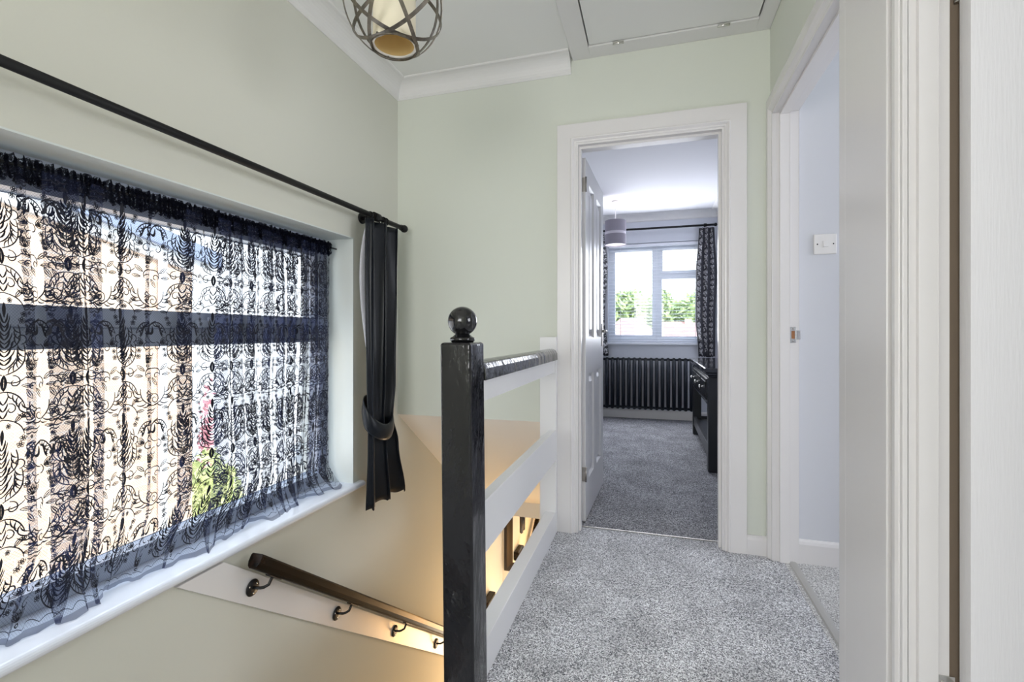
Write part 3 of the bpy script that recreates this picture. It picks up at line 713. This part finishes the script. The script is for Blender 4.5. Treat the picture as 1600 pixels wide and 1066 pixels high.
# ------------------------------------------------------------------ ceiling globe pendant
lx, ly, lz, R = -.742, 1.27, 2.02, .15
t = thing('globe_pendant_lamp', 'bronze strap globe pendant lamp with cream inner shade hanging from landing ceiling', 'ceiling lamp', (lx, ly, CZ))
inc = math.acos(.067/R)
def strap(mb, az, tilt, rad, wd=.0055):
    n = 64; nrm = Vector((math.sin(tilt)*math.cos(az), math.sin(tilt)*math.sin(az), math.cos(tilt))); a = nrm.orthogonal().normalized(); b_ = nrm.cross(a)
    rg = []
    for k in range(n+1):
        d = a*math.cos(2*PI*k/n)+b_*math.sin(2*PI*k/n); c = Vector((lx, ly, lz))
        rg.append([tuple(c+d*rad+nrm*wd), tuple(c+d*(rad+.0018)+nrm*wd), tuple(c+d*(rad+.0018)-nrm*wd), tuple(c+d*rad-nrm*wd)])
    mb.loft(rg, True, False, 0, False)
for k in range(6):
    m = MB(); strap(m, k*PI/3+.35, inc, R-.0022*(k % 2)); m.build('strap', M['bronze'], t)
for z in (lz-.134, lz+.134):
    m = MB(); m.loft([[(lx+r*math.cos(2*PI*k/40), ly+r*math.sin(2*PI*k/40), zz) for k in range(40)] for r, zz in ((.0665, z-.004), (.069, z-.004), (.069, z+.004), (.0665, z+.004), (.0665, z-.004))], True, False, 0, False); m.build('end_ring', M['bronze'], t)
m = MB(); m.loft([[(lx+r*math.cos(2*PI*k/48), ly+r*math.sin(2*PI*k/48), zz) for k in range(48)] for r, zz in ((.0625, lz-.128), (.0625, lz+.12))], True, False, 0)
m.loft([[(lx+r*math.cos(2*PI*k/48), ly+r*math.sin(2*PI*k/48), zz) for k in range(48)] for r, zz in ((.0612, lz-.128), (.0612, lz+.12))], True, False, 1)
o = m.build('inner_shade', [M['shade'], M['shadein']], t)
m = MB(); m.box(lx-.0615, lx-.060, ly-.006, ly+.006, lz-.127, lz+.12); m.build('shade_seam', M['shadein'], o)
m = MB(); m.loft([[(lx+r*math.cos(2*PI*k/48), ly+r*math.sin(2*PI*k/48), zz) for k in range(48)] for r, zz in ((.058, lz-.131), (.0645, lz-.131), (.0645, lz-.127), (.058, lz-.127), (.058, lz-.131))], True, False, 0, False); m.build('shade_ring', M['ring'], t)
for a in (.3, .3+2*PI/3, .3+4*PI/3):
    m = MB(); m.tube([(lx+.061*math.cos(a), ly+.061*math.sin(a), lz-.129), (lx+.072*math.cos(a), ly+.072*math.sin(a), lz-.130)], .0035, 8)
    m.build('fixing_lug', M['bronze'], t)
MB().tube([(lx, ly, lz+.02), (lx, ly, CZ-.03)], .004, 8).build('cord', M['bronze'], t)
MB().lathe(lx, ly, [(.014, lz+.0), (.018, lz+.03), (.018, lz+.07), (.008, lz+.085)], 20).build('lamp_holder', M['switch'], t)
MB().lathe(lx, ly, [(.012, CZ-.04), (.045, CZ-.022), (.05, CZ-.001)], 32).build('ceiling_rose', M['bronze'], t)

# ------------------------------------------------------------------ doors
def panel_door(mb, width, height, th, panels, z0=.012):
    """leaf in local coords: x 0..width, y -th/2..th/2"""
    xs = sorted({0, width, *[q for p in panels for q in p[:2]]}); zs = sorted({z0, height, *[q for p in panels for q in p[2:]]})
    h2 = th/2
    for i in range(len(xs)-1):
        for k in range(len(zs)-1):
            cx, cz = (xs[i]+xs[i+1])/2, (zs[k]+zs[k+1])/2
            if any(p[0] < cx < p[1] and p[2] < cz < p[3] for p in panels): continue
            mb.box(xs[i], xs[i+1], -h2, h2, zs[k], zs[k+1])
    for (x0, x1, a, b_) in panels:
        for sg in (1, -1):
            R_ = [(0, h2), (.012, h2-.013), (.018, h2-.014), (.024, h2-.014), (.050, h2-.004)]
            rings = [[(x0+d, sg*y, a+d), (x1-d, sg*y, a+d), (x1-d, sg*y, b_-d), (x0+d, sg*y, b_-d)] for d, y in R_]
            mb.loft(rings, True, False, 0, False); r = rings[-1]; mb.add(r, [(0, 1, 2, 3)])
    return mb
def leaf(name, hinge, ang, width, handles, hinge_z, side, panels):
    root = bpy.data.objects.new(name, None); C.objects.link(root); root['kind'] = 'structure'
    root.location = (hinge[0], hinge[1], 0); root.rotation_euler = (0, 0, ang)
    def put(mb, nm, mt, par=root, bevel=0):
        o = mb.build(nm, mt, None, bevel); o.parent = par; return o
    put(panel_door(MB(), width, 1.975, .036, panels), 'door_leaf', M['grain'])
    for sg in (1, -1):
        if not handles: break
        mb = MB(); x = width-.05; y = sg*.018
        mb.box(x-.018, x+.018, min(y, y+sg*.005), max(y, y+sg*.005), .94, 1.09); h = put(mb, 'handle_plate', M['steel'], bevel=.002)
        mb = MB(); mb.tube([(x, y+sg*.004, 1.04), (x, y+sg*.026, 1.04), (x-.02, y+sg*.03, 1.04), (x-.10, y+sg*.03, 1.038)], [.009, .008, .008, .006], 12); put(mb, 'lever', M['steel'], h)
    for z in hinge_z:
        mb = MB(); mb.box(-.0018, .0, -.016, .014, z-.038, z+.038); mb.box(-.0018-.0, -.0, -.0, .0, z, z)
        mb.tube([(-.003, side*.021, z-.04), (-.003, side*.021, z+.04)], .005, 12)
        for dz in (-.024, .0, .024): mb.lathe(0, 0, [(.0001, -50), (.0001, -50.0001)], 3) if False else None
        put(mb, 'hinge', M['steel'])
    return root
WD = .70
pw = (WD-.11*3)/2
pans = [(.11, .11+pw, .22, .80), (.22+pw, .22+2*pw, .22, .80), (.11, .11+pw, 1.0, 1.86), (.22+pw, .22+2*pw, 1.0, 1.86)]
# bedroom door: leaf front corner at (-.348,2.575)
ang = PI/2-math.radians(2.0)
leaf('door_1', (-.366, 2.580), ang, WD, True, (.265, 1.83), -1, pans)
WD2 = .75; pw = (WD2-.36)/2
pans2 = [(.12, .12+pw, .22, .80), (.24+pw, .24+2*pw, .22, .80), (.12, .12+pw, 1.0, 1.86), (.24+pw, .24+2*pw, 1.0, 1.86)]
leaf('door_2', (.604, 1.181), 0, WD2, True, (.262, 1.75), 1, pans2)
# hinge leaves let into the near jamb of door 2, and the bedroom one
def hleaf(name, label, x0, x1, y0, y1, z, axis):
    m = MB(); m.box(x0, x1, y0, y1, z-.05, z+.05)
    for dz in (-.036, -.012, .012, .036):
        q = 1 if dz in (-.036, .012) else -1
        m.loft([[((x0+x1)/2+q*.006+r*math.cos(2*PI*k/10), y0-.0003-d, z+dz+r*math.sin(2*PI*k/10)) for k in range(10)] for r, d in ((.004, 0), (.0035, .001), (.001, .0005))])
    return tag(m.build(name, M['chrome'], bevel=.0005), label, 'hinge')
hleaf('door_hinge', 'bright steel hinge leaf on the near right door frame, at the bottom edge', .568, .5985, 1.2025, 1.2049, .268, 'y')

# strike plate and light switch
t = thing('strike_plate', 'small chrome latch strike plate on the right-hand door jamb', 'strike plate', (.602, 2.396, 1.02))
yj = R1
m = MB(); m.box(.588, .612, yj-.0022, yj, .985, 1.055); m.box(.612, .630, yj-.0022, yj, 1.0, 1.04); m.build('plate', M['chrome'], t, bevel=.0008)
MB().box(.594, .607, yj-.0030, yj-.0020, 1.003, 1.038).build('latch_hole', M['brass'], t)
for z in (.993, 1.047):
    m = MB(); m.loft([[(.600+r*math.cos(2*PI*k/10), yj-.0022-d, z+r*math.sin(2*PI*k/10)) for k in range(10)] for r, d in ((.004, 0), (.003, .001), (.0005, .0012))])
    m.build('screw', M['steel'], t)
t = thing('light_switch', 'square white single light switch on the pale blue-grey wall', 'light switch', (.731, 2.42, 1.422))
MB().box(.687, .775, 2.411, 2.4198, 1.378, 1.466).build('switch_plate', M['switch'], t, bevel=.003)
m = MB(); m.prism([(2.4115, 1.408), (2.4065, 1.410), (2.4095, 1.436), (2.4115, 1.436)], .722, .742, 'x'); m.build('rocker', M['switch'], t, bevel=.001)
for x in (.700, .762):
    MB().loft([[(x+r*math.cos(2*PI*k/10), 2.4111-d, 1.422+r*math.sin(2*PI*k/10)) for k in range(10)] for r, d in ((.003, 0), (.003, .0006), (.0004, .0007))]).build('screw', M['dark'], t)

# ------------------------------------------------------------------ hall mirror and fitting seen through the balustrade
t = thing('wall_mirror', 'dark-framed wall mirror low in the stairwell, glimpsed between the balustrade boards', 'mirror', (-.98, 4.45, -1.28))
m = MB(); a, b_, c, d = -1.388, -.60, -1.285, -.655; wv = .085
pr = [(0, 0), (0, .020), (.03, .030), (.055, .022), (wv, .014), (wv, 0)]
rings = [[(X, 4.4495-p, Z) for (X, Z, p) in ((x0+sx*dd, z0+sz*dd, pp) for dd, pp in pr)] for x0, z0, sx, sz in ((a, c, 1, 1), (b_, c, -1, 1), (b_, d, -1, -1), (a, d, 1, -1), (a, c, 1, 1))]
m.loft(rings, True, False, 0, False); m.build('mirror_frame', M['frameb'], t)
MB().box(a+wv-.005, b_-wv+.005, 4.438, 4.448, c+wv-.005, d-wv+.005).build('mirror_glass', M['mirror'], t)
m = MB(); m.tube([(-1.205, 4.40, -.70), (-1.205, 4.40, -.88)], .017, 14); m.tube([(-1.205, 4.40, -.88), (-1.205, 4.40, -.893)], [.017, .004], 14); m.tube([(-1.205, 4.44, -.70), (-1.205, 4.40, -.70)], .012, 10)
tag(m.build('coat_hook', M['frameb']), 'short dark hanging peg in front of the mirror in the stairwell', 'hook')
m = MB(); m.box(-1.36, -1.30, 3.85, 4.05, -1.375, -1.285)
tag(m.build('rail_end', M['wood'], bevel=.008), 'small dark timber end on the orange-lit wall beside the black newel', 'rail end')
bpy.data.objects['rail_end'].location = (-.048, 0, 0)

# ------------------------------------------------------------------ bedroom window, blind, curtains
w2 = winparent('window_2', (.05, 6.08, .885))
a, b_, z0, z1 = -.53, .63, .915, 2.11; Y0, Y1 = 6.06, 6.13
m = MB(); q = .05
m.box(a, b_, Y0, Y1, z0, z0+q); m.box(a, b_, Y0, Y1, z1-q, z1); m.box(a, a+q, Y0, Y1, z0+q, z1-q); m.box(b_-q, b_, Y0, Y1, z0+q, z1-q); m.box(.025, .085, Y0, Y1, z0+q, z1-q); m.box(.085, b_-q, Y0, Y1, 1.70, 1.745)
m.build('window_frame', M['upvc'], w2, bevel=.004)
def sash(x0, x1, za, zb, wd=.032):
    mb = MB(); mb.box(x0, x1, Y0-.012, Y1-.01, za, za+wd); mb.box(x0, x1, Y0-.012, Y1-.01, zb-wd, zb); mb.box(x0, x0+wd, Y0-.012, Y1-.01, za+wd, zb-wd); mb.box(x1-wd, x1, Y0-.012, Y1-.01, za+wd, zb-wd)
    mb.build('casement', M['upvc'], w2, bevel=.003)
    MB().box(x0+wd, x1-wd, 6.10, 6.104, za+wd, zb-wd).build('pane', M['glass'], w2)
sash(a+q, .025, z0+q, z1-q); sash(.085, b_-q, 1.745, z1-q); sash(.085, b_-q, z0+q, 1.70, .02)
MB().box(-.56, .66, BY-.035, 6.06, .885, .915).build('window_sill', M['sill'], w2, bevel=.006)
m = MB(); m.tube([(.045, Y0-.014, 1.38), (.045, Y0-.04, 1.38), (.045, Y0-.04, 1.28)], .007, 8); m.build('window_catch', M['upvc'], w2)
bl = thing('venetian_blind', 'white venetian blind with open slats in the bedroom window', 'blind', (.05, 6.0, .92))
MB().box(a+.01, b_-.01, 5.965, 6.0, 2.07, 2.105).build('headrail', M['blind'], bl, bevel=.003)
m = MB(); z = .965; k = 0
while z < 2.06:
    m.add([(a+.012, 5.967, z-.002), (b_-.012, 5.967, z-.002), (b_-.012, 5.981, z+.0025), (a+.012, 5.981, z+.0025), (b_-.012, 5.995, z-.001), (a+.012, 5.995, z-.001)], [(0, 1, 2, 3), (3, 2, 4, 5)]); z += .041
o = m.build('slats', M['blind'], bl); o.modifiers.new('s', 'SOLIDIFY').thickness = .0012
MB().box(a+.012, b_-.012, 5.97, 5.992, .925, .938).build('bottom_rail', M['blind'], bl, bevel=.002)
m = MB()
for x in (-.38, .05, .48): m.tube([(x, 5.968, .93), (x, 5.968, 2.08)], .0012, 6); m.tube([(x, 5.994, .93), (x, 5.994, 2.08)], .0012, 6)
m.build('ladder_cord', M['blind'], bl)

t = thing('bedroom_curtain_pole', 'thin black curtain pole with ball finial above the bedroom window', 'curtain pole', (0, 5.86, 2.26))
MB().tube([(-.85, 5.86, 2.262), (.655, 5.86, 2.262)], .012, 14).build('rod', M['pole'], t)
m = MB(); m.loft([[(.655+d, 5.86+r*math.cos(2*PI*k/16), 2.262+r*math.sin(2*PI*k/16)) for k in range(16)] for r, d in [(.012, 0), (.016, .004), (.010, .010)]+[(.020*math.sin(x), .030-.020*math.cos(x)) for x in [PI*k/10 for k in range(2, 11)]]]); m.build('finial', M['pole'], t)
for x in (.575, -.76):
    m = MB(); m.tube([(x-.015, 5.86, 2.262), (x+.015, 5.86, 2.262)], .019, 14); m.tube([(x, 5.87, 2.262), (x, BY-.002, 2.262)], .008, 10); m.build('bracket', M['pole'], t)
def damask_curtain(label, rows, zt, zb, phase):
    root, surf = tied_curtain('damask_curtain', label, 5.875, rows, .022, 3.2, M['damask'], zt, zb, ax='x', thick=.004, nrow=30, group='damask curtains', phase=phase)
    c0, w0 = rows[0][1], rows[0][2]; Wc = .62
    def sf(s, v):
        a = s/Wc; p = surf(a, v); da = surf(a+.004, v)-surf(a-.004, v); n = da.cross(Vector((0, 0, 1))); n = n.normalized()
        if n.y > 0: n = -n
        return p, n
    m = MB(); rows_n = 0; z = zb+.12; k = 0
    while z < zt+.1:
        for j in range(3):
            strokes_on(m, sf, MOT['A'], .10+j*.20, z+(.12 if j % 2 else 0), .0035, .004, Wc-.004, zb+.01, zt-.005, 0, .78, 2.6)
        z += .24; k += 1
    m.build('damask_pattern', M['silver'], root)
    return root
damask_curtain('charcoal curtain with silver damask motifs at the right of the bedroom window', [(2.235, .590, .082, 1), (1.7, .585, .112, 1.1), (1.2, .575, .105, 1), (.76, .590, .088, 1)], 2.235, .755, 0)
damask_curtain('charcoal curtain with silver damask motifs, mostly hidden by the bedroom door', [(2.235, -.66, .10, 1), (1.85, -.635, .115, 1.1), (1.2, -.665, .11, 1), (.76, -.625, .115, 1)], 2.235, .755, 1.2)

# ------------------------------------------------------------------ radiator
t = thing('column_radiator', 'black column radiator beneath the bedroom window', 'radiator', (-.2, 5.84, .11))
cx0, nC, sp = .425, 22, .0635
def colm():
    m = MB()
    for dy in (-.052, -.012): m.tube([(0, 5.86+dy, .150), (0, 5.86+dy, .712)], .0205, 12)
    m.tube([(0, 5.795, .148), (0, 5.870, .148)], .022, 12); m.tube([(0, 5.795, .715), (0, 5.870, .715)], .022, 12)
    return m
c0_ = colm().build('column', M['rad'], t); base = c0_.matrix_parent_inverse.copy()
c0_.location.x = cx0
for k in range(1, nC):
    c = c0_.copy(); C.objects.link(c); c.location.x = cx0-k*sp
m = MB()
for z in (.148, .715): m.tube([(cx0+.012, 5.828, z), (cx0-nC*sp+.04, 5.828, z)], .014, 10)
m.build('header_tube', M['rad'], t)
m = MB(); m.tube([(cx0+.012, 5.86, .148), (cx0+.045, 5.86, .148), (cx0+.05, 5.86, .0)], .008, 8); m.tube([(cx0+.047, 5.86, .10), (cx0+.047, 5.86, .16)], .018, 12); m.build('valve', M['rad'], t)
for x in (cx0+.012-.2, cx0-nC*sp+.3):
    for z in (.20, .62): MB().box(x-.008, x+.008, 5.86, BY-.001, z, z+.03).build('wall_bracket', M['rad'], t)
m = MB(); m.tube([(-.625, 5.80, .002), (-.625, 5.80, .085), (-.69, 5.82, .085)], .012, 8); m.build('pipe', M['rad'], t)

# ------------------------------------------------------------------ console table
t = thing('console_table', 'black console table with drawers against the bedroom right wall', 'table', (.55, 4.45, 0))
tx0, tx1, ty0, ty1 = .362, .725, 3.72, 5.26
m = MB(); prof = [(.03, .700), (.026, .712), (.012, .722), (.010, .734), (.0, .742), (.0, .768), (.004, .772)]
rings = [[(tx0+d, ty0+d, z), (tx1, ty0+d, z), (tx1, ty1-d, z), (tx0+d, ty1-d, z)] for d, z in prof]
m.loft(rings, True, True, 0, False); m.build('top', M['desktop'], t, bevel=.0015)
MB().box(tx0+.035, tx1-.01, ty0+.06, ty1-.06, .50, .700).build('body', M['desk'], t, bevel=.002)
lw = .078
for (x, y) in ((tx0+.028, ty0+.045), (tx0+.028, ty1-.045-lw), (tx1-.01-lw, ty0+.045), (tx1-.01-lw, ty1-.045-lw)):
    m = MB(); m.loft([[(x+d, y+d, z), (x+lw-d, y+d, z), (x+lw-d, y+lw-d, z), (x+d, y+lw-d, z)] for d, z in ((.006, .0), (.0, .01), (.0, .70))], True, True, 0, False); m.build('leg', M['desk'], t, bevel=.003)
dy0 = ty0+.14; dl = (ty1-ty0-.28)/3
for k in range(3):
    m = MB(); m.box(tx0+.022, tx0+.036, dy0+k*dl+.008, dy0+(k+1)*dl-.008, .525, .680); m.box(tx0+.018, tx0+.022, dy0+k*dl+.03, dy0+(k+1)*dl-.03, .547, .658)
    d_ = m.build('drawer', M['desk'], t, bevel=.002)
    yc = dy0+(k+.5)*dl
    kn = MB().loft([[(tx0+.018-x, yc+r*math.cos(2*PI*j/16), .602+r*math.sin(2*PI*j/16)) for j in range(16)] for r, x in ((.010, 0), (.006, .006), (.006, .012), (.014, .018), (.015, .024), (.008, .030), (.001, .031))]).build('knob', M['chrome'], None)
    kn.parent = d_; kn.matrix_parent_inverse = Matrix()
MB().box(tx0+.045, tx1-.02, ty0+.08, ty1-.08, .135, .160).build('lower_shelf', M['desk'], t, bevel=.002)
MB().box(tx0+.035, tx0+.062, ty0+.12, ty1-.12, .10, .185).box(tx0+.10, tx1-.09, ty0+.055, ty0+.08, .10, .185).box(tx0+.10, tx1-.09, ty1-.08, ty1-.055, .10, .185).build('stretcher', M['desk'], t, bevel=.003)
MB().box(tx0+.024, tx0+.030, ty0+.125, ty1-.125, .498, .508).build('bead_moulding', M['desktop'], t, bevel=.002)

# ------------------------------------------------------------------ bedroom pendant
px_, py_ = -.386, 5.25
t = thing('drum_pendant_lamp', 'small grey two-tier drum lampshade hanging from the bedroom ceiling', 'ceiling lamp', (px_, py_, CZ))
MB().lathe(px_, py_, [(.045, CZ-.001), (.047, CZ-.02), (.04, CZ-.026), (.010, CZ-.034)], 28).build('ceiling_rose', M['switch'], t)
MB().tube([(px_, py_, CZ-.03), (px_, py_, 2.10)], .003, 8).build('cord', M['switch'], t)
def drum(r0, r1, z0, z1, nm, mt):
    m = MB(); m.loft([[(px_+r*math.cos(2*PI*k/40), py_+r*math.sin(2*PI*k/40), z) for k in range(40)] for r, z in ((r0, z0), (r0, z1), (r1, z1), (r1, z0), (r0, z0))], True, False, 0, False)
    o = m.build(nm, mt, t)
    return o
drum(.112, .110, 2.115, 2.235, 'upper_shade', M['shadeg']); drum(.108, .106, 2.085, 2.117, 'shade_band', M['shadeg2']); drum(.112, .110, 1.975, 2.087, 'lower_shade', M['shadeg'])
MB().lathe(px_, py_, [(.109, 1.985), (.109, 1.988)], 36).build('diffuser', M['shadeg2'], t)

# ------------------------------------------------------------------ outside
struct(MB().box(-60, 40, -30, 90, GZ-.4, GZ-.15).build('ground', M['pave']))
hs = thing('neighbour_house', 'orange brick house with white verge board seen through the lace curtain', 'house', (-5.5, 1, GZ-.15))
def vz(y): return 1.83-.22*(y-4.15)
m = MB(); m.prism([(-3, GZ-.15), (4.15, GZ-.15), (4.15, vz(4.15)-.02), (-3, vz(-3)-.02)], -9, -5, 'x'); m.build('wall', M['brick'], hs)
m = MB(); m.prism([(-3, vz(-3)-.12), (4.40, vz(4.40)-.12), (4.40, vz(4.40)+.03), (-3, vz(-3)+.03)], -5.10, -4.96, 'x'); m.build('verge_board', M['fascia'], hs)
m = MB(); m.prism([(-3, vz(-3)+.03), (4.45, vz(4.45)+.03), (4.45, vz(4.45)+.20), (-3, vz(-3)+.20)], -9, -4.9, 'x'); m.build('roof', M['gutter'], hs)
m = MB(); m.tube([(-4.93, 3.76, GZ-.1), (-4.93, 3.76, vz(3.76)-.05)], .04, 10); m.build('downpipe', M['fascia'], hs)

def blob_tree(name, label, x, y, base, top, rad, n, leafm, ls, group=None, trunk=True, squash=1.):
    root = thing(name, label, 'tree' if trunk else 'bush', (x, y, base), group)
    m = MB(); rnd = random.Random(int(x*31+y*7)); cz = (base+top)/2+(top-base)*.12 if trunk else (base+top)/2; rz = top-cz
    lobes = [(rnd.uniform(-.55, .55)*rad, rnd.uniform(-.55, .55)*rad, rnd.uniform(-.4, .55)*rz, rnd.uniform(.42, .62)) for _ in range(9)]
    for _ in range(n):
        lx_, ly_, lz_, lr = rnd.choice(lobes); th, ph = rnd.uniform(0, 2*PI), math.acos(rnd.uniform(-1, 1)); q = rnd.uniform(.75, 1)**.5*lr
        p = Vector((x+lx_+rad*q*math.sin(ph)*math.cos(th), y+ly_+rad*q*math.sin(ph)*math.sin(th), cz+lz_+rz*q*math.cos(ph)))
        a = Vector((rnd.gauss(0, 1), rnd.gauss(0, 1), rnd.gauss(0, 1))).normalized(); b2 = a.orthogonal().normalized(); l = ls*rnd.uniform(.6, 1.3)
        m.add([p-a*l, p+b2*l*.45, p+a*l, p-b2*l*.45], [(0, 1, 2, 3)])
    m.build('foliage', leafm, root)
    if trunk: MB().tube([(x, y, base), (x+.1, y, cz-.2*rz), (x, y+.1, cz+.3*rz)], [.3, .22, .08], 8).build('trunk', M['bark'], root)
    return root
tl = [(-6.9, 42, 4.3), (-2.2, 42, 4.5), (2.4, 42, 4.3), (7.0, 42, 4.8), (-5.0, 50, 5.6), (.3, 50, 5.3), (5.5, 50, 5.9)]
desc = ['green tree at the far left beyond the bedroom window', 'leafy tree behind the left tiled roof outside the bedroom', 'leafy tree behind the right tiled roof outside the bedroom', 'green tree mostly hidden behind the right damask curtain', 'distant tall tree rising at the left of the tree line', 'distant tree behind the window mullion between the two roofs', 'distant tall tree rising at the right of the tree line']
for (x, y, top), dd in zip(tl, desc): blob_tree('garden_tree', dd, x, y, GZ-.15, top, 2.0, 1500, M['leaf'], .36, 'trees beyond the bedroom window')
def house(label, x, y, w_, d_, eave, ridge, group='houses beyond the bedroom window'):
    root = thing('distant_house', label, 'house', (x, y, GZ-.15), group)
    MB().box(x-w_/2, x+w_/2, y, y+d_, GZ-.15, eave).build('wall', M['pebble'], root)
    m = MB(); e = .4; m.add([(x-w_/2-e, y-e, eave), (x+w_/2+e, y-e, eave), (x+w_/2+e, y+d_+e, eave), (x-w_/2-e, y+d_+e, eave), (x-.6, y+d_/2, ridge), (x+.6, y+d_/2, ridge)], [(0, 1, 5, 4), (1, 2, 5), (2, 3, 4, 5), (3, 0, 4), (0, 3, 2, 1)]); m.build('roof', M['roof'], root)
    MB().box(x+.5, x+.8, y+d_/2-.15, y+d_/2+.15, ridge-.5, ridge+.12).build('chimney', M['brick'], root)
    for xx in (x-w_/4, x+w_/4): MB().box(xx-.6, xx+.6, y-.02, y+.02, eave-1.6, eave-.5).build('window', M['cglass'], root)
house('red-roofed house at the left of the bedroom window view', -1.35, 28, 3.4, 6, .4, 1.95)
house('red-roofed house in the middle of the bedroom window view', .97, 22.5, 3.0, 3.6, .2, 1.56)
house('pale gabled house at the right of the bedroom window view', 3.0, 30.5, 2.4, 5, .9, 1.7)
# side garden
b1 = blob_tree('garden_bush', 'yellow-green bush in the side garden seen through the lace', -8.0, 7.1, GZ-.15, -1.0, .42, 1200, M['leafy'], .10, trunk=False)
b2 = blob_tree('garden_hedge', 'dark green hedge further back in the side garden', -8.2, 12.5, GZ-.15, .1, 1.7, 2600, M['leaf'], .16, trunk=False)
blob_tree('garden_shrub', 'small red-leaved shrub in the side garden behind the yellow-green bush', -9.6, 8.3, GZ-.15, .2, .15, 260, M['redleaf'], .07, trunk=False)
